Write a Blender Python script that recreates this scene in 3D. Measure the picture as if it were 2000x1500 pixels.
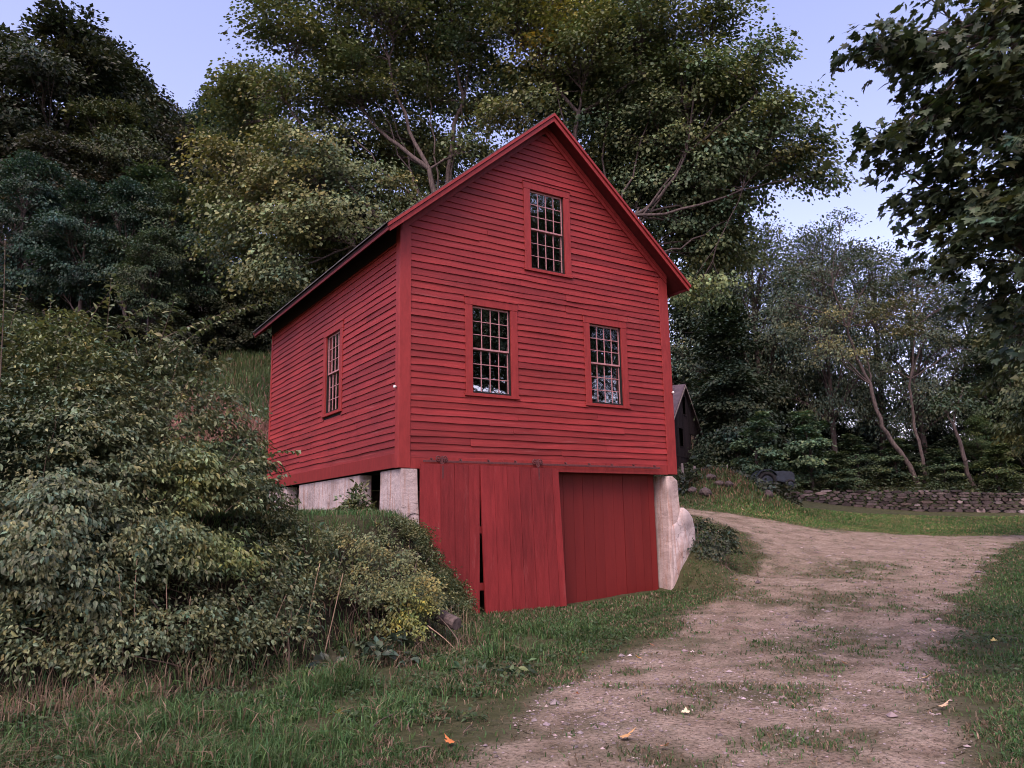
import bpy, math
import numpy as np
from mathutils import Matrix, Vector

for _o in list(bpy.data.objects):
    bpy.data.objects.remove(_o)
scene = bpy.context.scene
COL = scene.collection
PI = math.pi
RNG = np.random.default_rng(7)

# ------------------------------------------------------------------ camera
CAM = np.array([-5.6259, -12.3749, 1.5862])
CR = np.array([0.84165542, -0.53970047, -0.01842705])
CU = np.array([-0.0810112, -0.1599258, 0.98379923])
CF = np.array([0.53390387, 0.82652715, 0.1783242])
FOC = 1504.23
cd = bpy.data.cameras.new('camera')
cam = bpy.data.objects.new('camera', cd)
COL.objects.link(cam)
cd.sensor_width = 36.0
cd.lens = FOC / 2000.0 * 36.0
cd.clip_start = 0.05
cd.clip_end = 3000
M = Matrix([[CR[i], CU[i], -CF[i], CAM[i]] for i in range(3)] + [[0, 0, 0, 1]])
cam.matrix_world = M
scene.camera = cam

# ------------------------------------------------------------------ sky, sun, exposure
SUN_AZ = (-0.72, -0.69)
SUN_EL = 54.0
w = bpy.data.worlds.new('World')
scene.world = w
w.use_nodes = True
nt = w.node_tree
nt.nodes.clear()
sky = nt.nodes.new('ShaderNodeTexSky')
sky.sky_type = 'NISHITA'
sky.sun_disc = False
sky.sun_elevation = math.radians(SUN_EL)
sky.sun_rotation = math.atan2(SUN_AZ[0], SUN_AZ[1])
sky.air_density = 1.0
sky.dust_density = 2.0
sky.ozone_density = 2.2
tint = nt.nodes.new('ShaderNodeMix')
tint.data_type = 'RGBA'
tint.blend_type = 'MULTIPLY'
tint.inputs[0].default_value = 1.0
tint.inputs[7].default_value = (1.50, 1.08, 1.14, 1)
bg = nt.nodes.new('ShaderNodeBackground')
bg.inputs['Strength'].default_value = 0.15
wo = nt.nodes.new('ShaderNodeOutputWorld')
nt.links.new(sky.outputs[0], tint.inputs[6])
nt.links.new(tint.outputs[2], bg.inputs['Color'])
nt.links.new(bg.outputs[0], wo.inputs['Surface'])
sd_ = bpy.data.lights.new('sun', 'SUN')
sd_.energy = 1.05
sd_.angle = math.radians(32)
sd_.color = (1.0, 0.88, 0.76)
sun = bpy.data.objects.new('sun', sd_)
COL.objects.link(sun)
_e = math.radians(SUN_EL)
_v = Vector((SUN_AZ[0] * math.cos(_e), SUN_AZ[1] * math.cos(_e), math.sin(_e)))
sun.rotation_euler = _v.to_track_quat('Z', 'Y').to_euler()
vs = scene.view_settings
vs.view_transform = 'Standard'
vs.look = 'None'
vs.gamma = 1.0
vs.use_curve_mapping = False
vs.exposure = 1.18
scene.cycles.max_bounces = 6
scene.cycles.diffuse_bounces = 1
scene.cycles.filter_width = 1.0
scene.cycles.glossy_bounces = 3
scene.cycles.transmission_bounces = 3
scene.cycles.transparent_max_bounces = 6
scene.cycles.caustics_reflective = False
scene.cycles.caustics_refractive = False

# ------------------------------------------------------------------ general helpers
HF = np.array([0.5426, 0.8400])        # horizontal forward
HR = np.array([0.8400, -0.5426])       # horizontal right


def lw(a, d):
    """world xy of a spot a metres right of and d metres ahead of where the photographer stands"""
    return CAM[0] + HF[0] * d + HR[0] * a, CAM[1] + HF[1] * d + HR[1] * a


def at(u, v, d):
    """a point of the place d metres ahead that the photo shows at pixel u, v"""
    r = CF + CR * (u - 1000) / FOC - CU * (v - 750) / FOC
    k = d / (r[0] * HF[0] + r[1] * HF[1])
    return CAM + r * k


def srgb(r, g, b):
    f = lambda c: (c / 12.92 if c <= 0.04045 else ((c + 0.055) / 1.055) ** 2.4)
    return (f(r / 255), f(g / 255), f(b / 255))


def _hash(ix, iy, s):
    n = (ix.astype(np.int64) * 374761393 + iy.astype(np.int64) * 668265263 + s * 974634777) & 0xFFFFFFFF
    n = ((n ^ (n >> 13)) * 1274126177) & 0xFFFFFFFF
    return ((n ^ (n >> 16)) & 0xFFFF) / 65535.0


def vnoise(x, y, s=0):
    x = np.asarray(x, float)
    y = np.asarray(y, float)
    ix, iy = np.floor(x), np.floor(y)
    fx, fy = x - ix, y - iy
    fx, fy = fx * fx * (3 - 2 * fx), fy * fy * (3 - 2 * fy)
    a, b = _hash(ix, iy, s), _hash(ix + 1, iy, s)
    c, d = _hash(ix, iy + 1, s), _hash(ix + 1, iy + 1, s)
    return (a * (1 - fx) + b * fx) * (1 - fy) + (c * (1 - fx) + d * fx) * fy


def fbm(x, y, s=0, o=4):
    t = 0
    a = 0.5
    for i in range(o):
        t = t + a * vnoise(np.asarray(x) * 2 ** i, np.asarray(y) * 2 ** i, s + i)
        a *= 0.5
    return t / (1 - 0.5 ** o)


def sstep(a, b, x):
    t = np.clip((x - a) / (b - a), 0, 1)
    return t * t * (3 - 2 * t)


def link(o, parent=None):
    COL.objects.link(o)
    if parent is not None:
        o.parent = parent
    return o


def tag(o, label=None, cat=None, group=None, kind=None):
    if label:
        o['label'] = label
    if cat:
        o['category'] = cat
    if group:
        o['group'] = group
    if kind:
        o['kind'] = kind
    return o


def empty(name, loc, label, cat, group=None):
    o = bpy.data.objects.new(name, None)
    o.empty_display_size = 0.3
    o.location = loc
    link(o)
    return tag(o, label, cat, group)


def mk(name, V, F, mat, parent=None, tintc=None, smooth=False, local=None):
    """V (n,3); F one (m,k) array or a list of such arrays; tintc (n,3) per-vertex colour of the thing itself"""
    V = np.asarray(V, np.float32)
    if local is not None:
        V = V - np.asarray(local, np.float32)
    Fs = F if isinstance(F, list) else [F]
    Fs = [np.asarray(f, np.int32) for f in Fs if len(f)]
    me = bpy.data.meshes.new(name)
    me.vertices.add(len(V))
    me.vertices.foreach_set('co', V.ravel())
    loops = np.concatenate([f.ravel() for f in Fs])
    tot = np.concatenate([np.full(len(f), f.shape[1], np.int32) for f in Fs])
    start = np.concatenate([[0], np.cumsum(tot)[:-1]]).astype(np.int32)
    me.loops.add(len(loops))
    me.loops.foreach_set('vertex_index', loops)
    me.polygons.add(len(tot))
    me.polygons.foreach_set('loop_start', start)
    me.polygons.foreach_set('loop_total', tot)
    me.polygons.foreach_set('use_smooth', np.full(len(tot), bool(smooth)))
    if tintc is not None:
        at_ = me.attributes.new('tint', 'FLOAT_COLOR', 'POINT')
        c = np.ones((len(V), 4), np.float32)
        c[:, :3] = tintc
        at_.data.foreach_set('color', c.ravel())
    me.update(calc_edges=True)
    me.materials.append(mat)
    o = bpy.data.objects.new(name, me)
    return link(o, parent)


class MB:
    """collects shapes for one mesh"""

    def __init__(s):
        s.V, s.F, s.T, s.n = [], {}, [], 0

    def add(s, V, F, tint=(1, 1, 1)):
        V = np.asarray(V, float)
        for f in (F if isinstance(F, list) else [F]):
            f = np.asarray(f, int)
            s.F.setdefault(f.shape[1], []).append(f + s.n)
        s.V.append(V)
        t = np.asarray(tint, float)
        s.T.append(np.broadcast_to(t, (len(V), 3)) if t.ndim == 1 else t)
        s.n += len(V)

    def box(s, x0, x1, y0, y1, z0, z1, tint=(1, 1, 1), bev=0.0):
        if bev <= 0:
            V = [(x, y, z) for x in (x0, x1) for y in (y0, y1) for z in (z0, z1)]
            s.add(V, np.array([[0, 1, 3, 2], [4, 6, 7, 5], [0, 4, 5, 1], [2, 3, 7, 6], [0, 2, 6, 4], [1, 5, 7, 3]]), tint)
            return
        bev = min(bev, .45 * min(abs(x1 - x0), abs(y1 - y0), abs(z1 - z0)))
        bm_box(s, np.array([x0, y0, z0]), np.array([x1, y1, z1]), bev, tint)

    def hexa(s, c, tint=(1, 1, 1)):
        """c: 8 corners in the order of box()"""
        s.add(c, np.array([[0, 1, 3, 2], [4, 6, 7, 5], [0, 4, 5, 1], [2, 3, 7, 6], [0, 2, 6, 4], [1, 5, 7, 3]]), tint)

    def prism(s, poly, axis, a0, a1, tint=(1, 1, 1)):
        """poly of 2-D points (in the two remaining axes order) extruded along axis from a0 to a1"""
        n = len(poly)
        V = []
        for a in (a0, a1):
            for p in poly:
                q = [0, 0, 0]
                o = [i for i in range(3) if i != axis]
                q[axis] = a
                q[o[0]], q[o[1]] = p
                V.append(q)
        q = np.array([[i, (i + 1) % n, n + (i + 1) % n, n + i] for i in range(n)])
        s.add(V, [q, np.array([list(range(n))[::-1]]), np.array([list(range(n, 2 * n))])], tint)

    def tube(s, P, R, k=6, tint=(1, 1, 1), cap=True):
        V, F = tube(P, R, k)
        Fs = [F]
        if cap:
            n = len(P)
            Fs.append(np.array([list(range(k))[::-1], list(range((n - 1) * k, n * k))]))
        s.add(V, Fs, tint)

    def build(s, name, mat, parent=None, smooth=False, local=None, usetint=True):
        return mk(name, np.concatenate(s.V), [np.concatenate(f) for f in s.F.values()], mat, parent,
                  np.concatenate(s.T) if usetint else None, smooth, local)


def bm_box(mb, lo, hi, b, tint):
    V, F = [], []
    idx = {}
    for i in (0, 1):
        for j in (0, 1):
            for k in (0, 1):
                p = np.array([(lo, hi)[i][0], (lo, hi)[j][1], (lo, hi)[k][2]])
                sg = np.array([1 - 2 * i, 1 - 2 * j, 1 - 2 * k]) * b
                for ax in range(3):
                    q = p + sg
                    q[ax] = p[ax]
                    idx[(i, j, k, ax)] = len(V)
                    V.append(q)
    I = idx
    q4 = []
    tri = []
    for a in range(3):
        o1, o2 = [x for x in range(3) if x != a]
        for sgn in (0, 1):
            ring = []
            for (p, q) in ((0, 0), (1, 0), (1, 1), (0, 1)):
                key = [0, 0, 0]
                key[a] = sgn
                key[o1], key[o2] = p, q
                ring.append(I[(*key, a)])
            q4.append(ring)
        for p in (0, 1):
            for q in (0, 1):
                k0 = [0, 0, 0]
                k0[o1], k0[o2] = p, q
                k1 = list(k0)
                k1[a] = 1
                q4.append([I[(*k0, o1)], I[(*k1, o1)], I[(*k1, o2)], I[(*k0, o2)]])
    for i in (0, 1):
        for j in (0, 1):
            for k in (0, 1):
                tri.append([I[(i, j, k, 0)], I[(i, j, k, 1)], I[(i, j, k, 2)]])
    mb.add(V, [np.array(q4), np.array(tri)], tint)


def tube(P, R, k=6):
    P = np.asarray(P, float)
    R = np.broadcast_to(np.asarray(R, float), (len(P),))
    T = np.gradient(P, axis=0)
    T /= np.linalg.norm(T, axis=1)[:, None] + 1e-9
    ref = np.array([0.31, 0.2, 0.93]) if abs(T[0] @ np.array([0.31, 0.2, 0.93])) < 0.9 else np.array([0.9, -0.4, 0.1])
    A = np.cross(T, ref)
    A /= np.linalg.norm(A, axis=1)[:, None] + 1e-9
    B = np.cross(T, A)
    th = np.arange(k) * 2 * PI / k
    V = P[:, None] + R[:, None, None] * (np.cos(th)[None, :, None] * A[:, None] + np.sin(th)[None, :, None] * B[:, None])
    n = len(P)
    i = np.arange(n - 1)[:, None] * k
    j = np.arange(k)[None]
    F = np.stack([i + j, i + (j + 1) % k, i + k + (j + 1) % k, i + k + j], -1).reshape(-1, 4)
    return V.reshape(-1, 3), F


def bez(p0, p1, p2, n):
    t = np.linspace(0, 1, n)[:, None]
    return (1 - t) ** 2 * np.asarray(p0) + 2 * t * (1 - t) * np.asarray(p1) + t ** 2 * np.asarray(p2)


# ------------------------------------------------------------------ materials
def newmat(name):
    m = bpy.data.materials.new(name)
    m.use_nodes = True
    n = m.node_tree
    b = n.nodes['Principled BSDF']
    return m, n, b


def N(n, t, **kw):
    x = n.nodes.new(t)
    for k, v in kw.items():
        if k in x.inputs.keys():
            x.inputs[k].default_value = v
        else:
            setattr(x, k, v)
    return x


def mixc(n, mode, fac, a, b):
    x = n.nodes.new('ShaderNodeMix')
    x.data_type = 'RGBA'
    x.blend_type = mode
    for i, v in ((0, fac), (6, a), (7, b)):
        if hasattr(v, 'is_linked'):
            n.links.new(v, x.inputs[i])
        else:
            x.inputs[i].default_value = (*v, 1) if isinstance(v, (tuple, list)) and len(v) == 3 else v
    return x.outputs[2]


def ramp(n, src, stops):
    r = n.nodes.new('ShaderNodeValToRGB')
    e = r.color_ramp.elements
    while len(e) < len(stops):
        e.new(0.5)
    for i, (p, c) in enumerate(stops):
        e[i].position = p
        e[i].color = (*c, 1) if len(c) == 3 else c
    n.links.new(src, r.inputs[0])
    return r.outputs[0]


def obj_noise(n, scale, detail=4, stretch=None, rough=0.6):
    tc = N(n, 'ShaderNodeTexCoord')
    src = tc.outputs['Object']
    if stretch:
        mp = N(n, 'ShaderNodeMapping')
        mp.inputs['Scale'].default_value = stretch
        n.links.new(src, mp.inputs[0])
        src = mp.outputs[0]
    t = N(n, 'ShaderNodeTexNoise')
    t.inputs['Scale'].default_value = scale
    t.inputs['Detail'].default_value = detail
    t.inputs['Roughness'].default_value = rough
    n.links.new(src, t.inputs['Vector'])
    return t.outputs['Fac']


def bump(n, b, src, strength, dist):
    x = N(n, 'ShaderNodeBump')
    x.inputs['Strength'].default_value = strength
    x.inputs['Distance'].default_value = dist
    n.links.new(src, x.inputs['Height'])
    n.links.new(x.outputs[0], b.inputs['Normal'])


def surface_mat(name, base, dark, rough=0.7, scale=6.0, stretch=None, bstr=0.4, bdist=0.004, bscale=60, bstretch=None,
                tint=True, spec=0.3, light=None, wear=False):
    m, n, b = newmat(name)
    f = obj_noise(n, scale, 5, stretch)
    stops = [(0.30, dark), (0.62, base)]
    if light:
        stops.append((0.8, light))
    c = ramp(n, f, stops)
    if tint:
        a = N(n, 'ShaderNodeAttribute', attribute_name='tint')
        c = mixc(n, 'MULTIPLY', 1.0, c, a.outputs['Color'])
    if wear:
        c = mixc(n, 'MULTIPLY', 1.0, c, ramp(n, obj_noise(n, .55, 3), [(0.30, (.80, .80, .82)), (0.70, (1.16, 1.16, 1.16))]))
        k = ramp(n, obj_noise(n, 1.7, 6, stretch, .75), [(0.58, (0, 0, 0)), (0.72, (.34, .34, .34))])
        c = mixc(n, 'MIX', k, c, (0.36, 0.135, 0.125))
        k2 = ramp(n, obj_noise(n, 26, 3, (1, 1, 1), .6), [(0.70, (0, 0, 0)), (0.76, (.5, .5, .5))])
        c = mixc(n, 'MIX', k2, c, (0.10, 0.02, 0.02))
    n.links.new(c, b.inputs['Base Color'])
    b.inputs['Roughness'].default_value = rough
    b.inputs['Specular IOR Level'].default_value = spec
    if bstr:
        bump(n, b, obj_noise(n, bscale, 4, bstretch or stretch), bstr, bdist)
    return m


MAT = {}
RED = (0.222, 0.023, 0.021)
RED_D = (0.165, 0.017, 0.015)
MAT['red_front'] = surface_mat('red_clapboard_paint_front', RED, RED_D, 0.62, 3.0, (0.35, 3, 9), 0.5, 0.004, 9, (0.5, 8, 40), light=(0.325, 0.046, 0.046), wear=True)
MAT['red_side'] = surface_mat('red_clapboard_paint_side', RED, RED_D, 0.62, 3.0, (3, 0.35, 9), 0.5, 0.004, 9, (8, 0.5, 40), light=(0.325, 0.046, 0.046), wear=True)
MAT['red_trim'] = surface_mat('red_trim_paint', (0.25, 0.029, 0.026), (0.185, 0.020, 0.018), 0.58, 5.0, (3, 3, 0.8), 0.3, 0.003, 30, (4, 4, 0.6))
MAT['red_door'] = surface_mat('dark_red_door_paint', (0.19, 0.019, 0.019), (0.135, 0.012, 0.012), 0.6, 4.0, (4, 4, 0.5), 0.9, 0.006, 30, (1.5, 1.5, 0.5), wear=True)
MAT['fascia'] = surface_mat('dark_red_fascia', (0.12, 0.014, 0.015), (0.07, 0.009, 0.01), 0.7, 6, None, 0.3, 0.003, 30)  # dark red, deeper than the other trim
MAT['eave_shade'] = surface_mat('painted_eave_shade', (0.026, 0.008, 0.009), (0.014, 0.006, 0.006), 0.9, 6, None, 0.3, 0.003, 30)  # near-black colour stands for the shade under the left overhang
MAT['soffit'] = surface_mat('dark_red_soffit', (0.11, 0.012, 0.013), (0.07, 0.008, 0.009), 0.8, 6, None, 0.3, 0.003, 30)  # dark red-brown for the right soffit
MAT['sash'] = surface_mat('lit_pink_sash_paint', (0.38, 0.20, 0.20), (0.28, 0.125, 0.13), 0.6, 20.0, None, 0.2, 0.002, 60)  # paler than the trim: light caught by the muntins, put into the colour
MAT['roof'] = surface_mat('dark_shingle', (0.10, 0.10, 0.10), (0.05, 0.05, 0.052), 0.85, 8.0, (1, 3, 3), 0.8, 0.01, 30)
MAT['iron'] = surface_mat('rusty_red_iron', (0.12, 0.035, 0.035), (0.05, 0.02, 0.02), 0.6, 25.0, None, 0.5, 0.003, 60)
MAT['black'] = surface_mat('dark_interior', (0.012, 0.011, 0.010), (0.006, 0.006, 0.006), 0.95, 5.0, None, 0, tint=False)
MAT['white'] = surface_mat('white_porcelain', (0.75, 0.73, 0.70), (0.6, 0.58, 0.55), 0.3, 15, None, 0, tint=False)
MAT['oldwood'] = surface_mat('weathered_dark_wood', (0.022, 0.015, 0.016), (0.008, 0.006, 0.007), 0.85, 5, (6, 6, 0.6), 0.6, 0.01, 20, (6, 6, 0.4), light=(0.05, 0.034, 0.032))
MAT['greywood'] = surface_mat('weathered_grey_wood', (0.30, 0.25, 0.22), (0.16, 0.13, 0.12), 0.85, 9, (3, 3, 0.5), 0.5, 0.004, 30)
MAT['metalroof'] = surface_mat('weathered_metal_roof', (0.085, 0.060, 0.068), (0.045, 0.030, 0.036), 0.55, 3, (1, 1, 1), 0.2, 0.004, 20)
MAT['bark'] = surface_mat('grey_bark', (0.115, 0.092, 0.083), (0.035, 0.028, 0.026), 0.9, 9, (2, 2, 0.5), 1.0, 0.02, 18, (2, 2, 0.35))
MAT['stem'] = surface_mat('thin_brown_stem', (0.12, 0.09, 0.065), (0.06, 0.045, 0.035), 0.85, 25, None, 0.3, 0.003, 60)
MAT['straw'] = surface_mat('dry_straw_stalk', (0.34, 0.25, 0.17), (0.20, 0.14, 0.09), 0.8, 25, None, 0.2, 0.003, 60)
MAT['stone'] = surface_mat('fieldstone', (0.085, 0.070, 0.068), (0.035, 0.028, 0.027), 0.9, 7, None, 0.8, 0.02, 18)
MAT['pebble'] = surface_mat('pale_pebble', (0.42, 0.37, 0.36), (0.24, 0.2, 0.2), 0.8, 20, None, 0, 0)
MAT['bluepaint'] = surface_mat('faded_blue_paint', (0.020, 0.030, 0.042), (0.008, 0.012, 0.016), 0.5, 6, None, 0.2, 0.003, 40)
MAT['rubber'] = surface_mat('black_rubber', (0.015, 0.015, 0.016), (0.008, 0.008, 0.008), 0.8, 20, None, 0.3, 0.004, 50)


MAT['red_door_flat'] = surface_mat('dark_red_smooth_door_paint', (0.165, 0.016, 0.014), (0.14, 0.013, 0.012), 0.55, 2.0, (3, 3, 0.4), 0.35, 0.003, 40)


def concrete_mat():
    m, n, b = newmat('old_board_formed_concrete')
    f = obj_noise(n, 1.6, 6)
    c = ramp(n, f, [(0.28, (0.25, 0.215, 0.20)), (0.5, (0.40, 0.345, 0.325)), (0.72, (0.52, 0.455, 0.43))])
    st = obj_noise(n, 2.2, 4, (5, 5, 0.45))
    k = ramp(n, st, [(0.50, (0, 0, 0)), (0.68, (1, 1, 1))])
    c = mixc(n, 'MULTIPLY', k, c, (0.80, 0.60, 0.50))
    tc = N(n, 'ShaderNodeTexCoord')
    wv = N(n, 'ShaderNodeTexWave', wave_type='BANDS', bands_direction='Z')
    wv.inputs['Scale'].default_value = 0.75
    wv.inputs['Distortion'].default_value = 2.5
    wv.inputs['Detail'].default_value = 2
    n.links.new(tc.outputs['Object'], wv.inputs['Vector'])
    ln = ramp(n, wv.outputs['Fac'], [(0.0, (0.62, 0.6, 0.6)), (0.06, (1, 1, 1))])
    c = mixc(n, 'MULTIPLY', 0.22, c, ln)
    vo = N(n, 'ShaderNodeTexVoronoi', feature='DISTANCE_TO_EDGE')
    vo.inputs['Scale'].default_value = 2.1
    ds = N(n, 'ShaderNodeTexNoise')
    ds.inputs['Scale'].default_value = 4.0
    n.links.new(tc.outputs['Object'], ds.inputs['Vector'])
    dm = mixc(n, 'ADD', 0.35, tc.outputs['Object'], ds.outputs['Color'])
    n.links.new(dm, vo.inputs['Vector'])
    ck = ramp(n, vo.outputs['Distance'], [(0.0, (1, 1, 1)), (0.012, (0, 0, 0))])
    ck = mixc(n, 'MULTIPLY', 1.0, ck, ramp(n, obj_noise(n, 1.3, 3), [(0.50, (0, 0, 0)), (0.56, (.8, .8, .8))]))
    c = mixc(n, 'MIX', ck, c, (0.09, 0.07, 0.065))
    gr = ramp(n, obj_noise(n, 7, 6, (1, 1, .5), .75), [(0.56, (0, 0, 0)), (0.75, (.75, .75, .75))])
    c = mixc(n, 'MIX', gr, c, (0.22, 0.165, 0.145))
    a = N(n, 'ShaderNodeAttribute', attribute_name='tint')
    c = mixc(n, 'MULTIPLY', 1.0, c, a.outputs['Color'])
    n.links.new(c, b.inputs['Base Color'])
    b.inputs['Roughness'].default_value = 0.9
    b.inputs['Specular IOR Level'].default_value = 0.2
    bump(n, b, obj_noise(n, 9, 7, None, .7), 1.0, 0.03)
    return m


MAT['concrete'] = concrete_mat()


def glass_mat():
    m, n, b = newmat('old_wavy_window_glass')
    out = n.nodes['Material Output']
    n.nodes.remove(b)
    tr = N(n, 'ShaderNodeBsdfTransparent')
    tr.inputs[0].default_value = (0.75, 0.78, 0.78, 1)
    gl = N(n, 'ShaderNodeBsdfGlossy')
    gl.inputs['Roughness'].default_value = 0.015
    gl.inputs['Color'].default_value = (0.95, 0.95, 0.95, 1)
    bp = N(n, 'ShaderNodeBump')
    bp.inputs['Strength'].default_value = 0.25
    bp.inputs['Distance'].default_value = 0.02
    n.links.new(obj_noise(n, 5.0, 1), bp.inputs['Height'])
    n.links.new(bp.outputs[0], gl.inputs['Normal'])
    mx = N(n, 'ShaderNodeMixShader')
    mx.inputs[0].default_value = 0.50
    n.links.new(tr.outputs[0], mx.inputs[1])
    n.links.new(gl.outputs[0], mx.inputs[2])
    n.links.new(mx.outputs[0], out.inputs['Surface'])
    return m


MAT['glass'] = glass_mat()


def leaf_mat(name, rough=0.5, trans=0.22, spec=0.35, objcol=True):
    m, n, b = newmat(name)
    out = n.nodes['Material Output']
    a = N(n, 'ShaderNodeAttribute', attribute_name='tint')
    c = a.outputs['Color']
    if objcol:
        oi = N(n, 'ShaderNodeObjectInfo')
        c = mixc(n, 'MULTIPLY', 1.0, c, oi.outputs['Color'])
    n.links.new(c, b.inputs['Base Color'])
    b.inputs['Roughness'].default_value = rough
    b.inputs['Specular IOR Level'].default_value = spec
    if trans > 0:
        t = N(n, 'ShaderNodeBsdfTranslucent')
        n.links.new(mixc(n, 'MULTIPLY', 1.0, c, (1.25, 1.3, 0.6)), t.inputs[0])
        mx = N(n, 'ShaderNodeMixShader')
        mx.inputs[0].default_value = trans
        n.links.new(b.outputs[0], mx.inputs[1])
        n.links.new(t.outputs[0], mx.inputs[2])
        n.links.new(mx.outputs[0], out.inputs['Surface'])
    return m


MAT['leaf'] = leaf_mat('tree_leaf', 0.5, 0.15, 0.25)
MAT['bushleaf'] = leaf_mat('bush_leaf', 0.45, 0.12, 0.28)
MAT['grass'] = leaf_mat('grass_blade', 0.55, 0.25, 0.25, objcol=False)
MAT['deadleaf'] = leaf_mat('fallen_leaf', 0.6, 0.1, 0.2)

# ------------------------------------------------------------------ terrain height
def _P(u, v, d):
    return at(u, v, d)


_ctl = [(*lw(0, 0), 0), (*lw(-6, 2), 0), (*lw(6, 2), 0), (*lw(0, -12), -.2), (*lw(-25, -10), .2), (*lw(25, -10), -.2),
        (*lw(0, 5), 0), (*lw(-4, 6), 0), (*lw(3, 5), 0), (*lw(5, 7), 0), (*lw(0, 8.6), 0), (*lw(4, 8.5), 0.0), (*lw(8, 10), 0.0),
        (1.6, -0.05, 0), (3.4, -0.05, 0), (3.4, -2, 0), (5.0, -.05, .05), (5.9, -0.05, 0.14), (7.0, -0.1, 0.70), (6.6, 2.5, 0.95), (6.7, 8.4, 1.75),
        (0, .8, 0), (0, 5.7, .1), (0, 9, .2), (-6, 2, 0), (-12, 0, 0), (3, 8.5, .8),
        (*lw(-15, 12), 0.2), (*lw(-20, 20), .5), (*lw(-8, 24), 0.3), (*lw(-20, 45), .5), (*lw(-40, 40), .5), (*lw(-5, 45), .8)]
for (u, v, d) in [(1600, 1150, 15), (1900, 1150, 15), (1900, 1060, 24), (1600, 1060, 22), (1400, 1003, 26), (1480, 1085, 19), (1420, 1110, 17.5),
                  (1700, 1032, 29), (2000, 1042, 28), (2300, 1050, 27), (1500, 968, 38), (1640, 986, 37), (1800, 998, 36), (2000, 1001, 35), (2300, 1003, 34),
                  (1330, 921, 42), (1380, 918, 46), (1250, 930, 44), (1540, 952, 42), (1400, 988, 29.5)]:
    p = at(u, v, d)
    _ctl.append((p[0], p[1], p[2]))
for (u, v, d) in [(1640, 950, 43), (1800, 950, 42), (2000, 954, 41), (2300, 960, 40), (1700, 945, 60), (2100, 950, 60), (1500, 925, 60), (2500, 960, 60)]:
    p = at(u, v, d)
    _ctl.append((p[0], p[1], p[2]))
_ctl += [(*lw(80, 90), 4), (*lw(-80, 90), 3), (*lw(0, 120), 4), (*lw(90, -60), -2), (*lw(-90, -60), 0)]
_ctl = np.array(_ctl, float)


def _tps_fit(P, z, reg=0.02):
    n = len(P)
    D = np.linalg.norm(P[:, None] - P[None], axis=2)
    K = D                                   # linear radial kernel: no overshoot
    A = np.zeros((n + 3, n + 3))
    A[:n, :n] = K + reg * np.eye(n)
    A[:n, n] = 1
    A[:n, n + 1:] = P
    A[n, :n] = 1
    A[n + 1:, :n] = P.T
    return np.linalg.solve(A, np.concatenate([z, np.zeros(3)]))


_SCL = 20.0
_wt = _tps_fit(_ctl[:, :2] / _SCL, _ctl[:, 2])
TOE = np.array([(-40, -7), (-14, -4.8), (-5.6, -3.95), (-3.2, -3.5), (-1.2, -3.25), (-0.35, -2.8), (0.55, -1.6), (1.3, -.5), (1.55, 0.0), (1.3, .8), (2.5, 8), (7.5, 30), (12, 80)], float)


def _poly_sd(x, y, poly):
    """distance to an open polyline, positive on its left side (towards the bank)"""
    best = np.full(x.shape, 1e9)
    sg = np.ones(x.shape)
    for (a, b) in zip(poly[:-1], poly[1:]):
        dx, dy = b - a
        L = dx * dx + dy * dy
        t = np.clip(((x - a[0]) * dx + (y - a[1]) * dy) / L, 0, 1)
        px, py = x - a[0] - t * dx, y - a[1] - t * dy
        d = np.hypot(px, py)
        s = dx * (y - a[1]) - dy * (x - a[0])
        m = d < best - 1e-9
        best = np.where(m, d, best)
        sg = np.where(m, np.sign(s), sg)
    return best * sg


def height(x, y, micro=True):
    x = np.asarray(x, float)
    y = np.asarray(y, float)
    z = _wt[-3] + _wt[-2] * x / _SCL + _wt[-1] * y / _SCL
    for i, c in enumerate(_ctl):
        z = z + _wt[i] * np.hypot(x - c[0], y - c[1]) / _SCL
    sd = _poly_sd(x, y, TOE)
    wdt = 1.45 + 1.5 * sstep(-.9, -2.8, y)
    sn = sd + 0.25 * (fbm(x * 1.3, y * 1.3, 31, 3) - .5)
    z = z + 1.25 * sstep(-0.05, wdt, sn) + .53 * sstep(-.05, 1.25, sn)
    a = (x - CAM[0]) * HR[0] + (y - CAM[1]) * HR[1]
    d = (x - CAM[0]) * HF[0] + (y - CAM[1]) * HF[1]
    q = (d - 21.5) * 0.86 - (a + 6.8) * 0.22
    q = q * sstep(14, 24, d) * sstep(0.16, -0.12, a / np.maximum(d, 1))
    sl = 0.52 * np.where(q > 0, q, 0)
    z = z + np.where(sl > 24, 24 + (sl - 24) * 0.35, sl)
    # overgrown rubble mound in front of the far barn
    mx, my = lw(1400 / FOC * 0 + 8.35, 31.5)
    z = z + 1.35 * np.exp(-(((x - mx) * HR[0] + (y - my) * HR[1]) / 2.3) ** 2 - (((x - mx) * HF[0] + (y - my) * HF[1]) / 1.7) ** 2)
    wf = sstep(1.2, 1.8, x) * sstep(6.5, 6.1, x) * sstep(-1.3, -.3, y) * sstep(.6, .4, y)
    z = z * (1 - wf) + wf * (.005 + .13 * sstep(3.6, 6.0, x))
    if micro:
        z = z + 0.05 * (fbm(x * 0.9, y * 0.9, 3, 4) - .5) + 0.02 * (fbm(x * 5, y * 5, 9, 3) - .5)
    return z


def hz(x, y):
    return float(height(np.array([x]), np.array([y]))[0])


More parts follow.
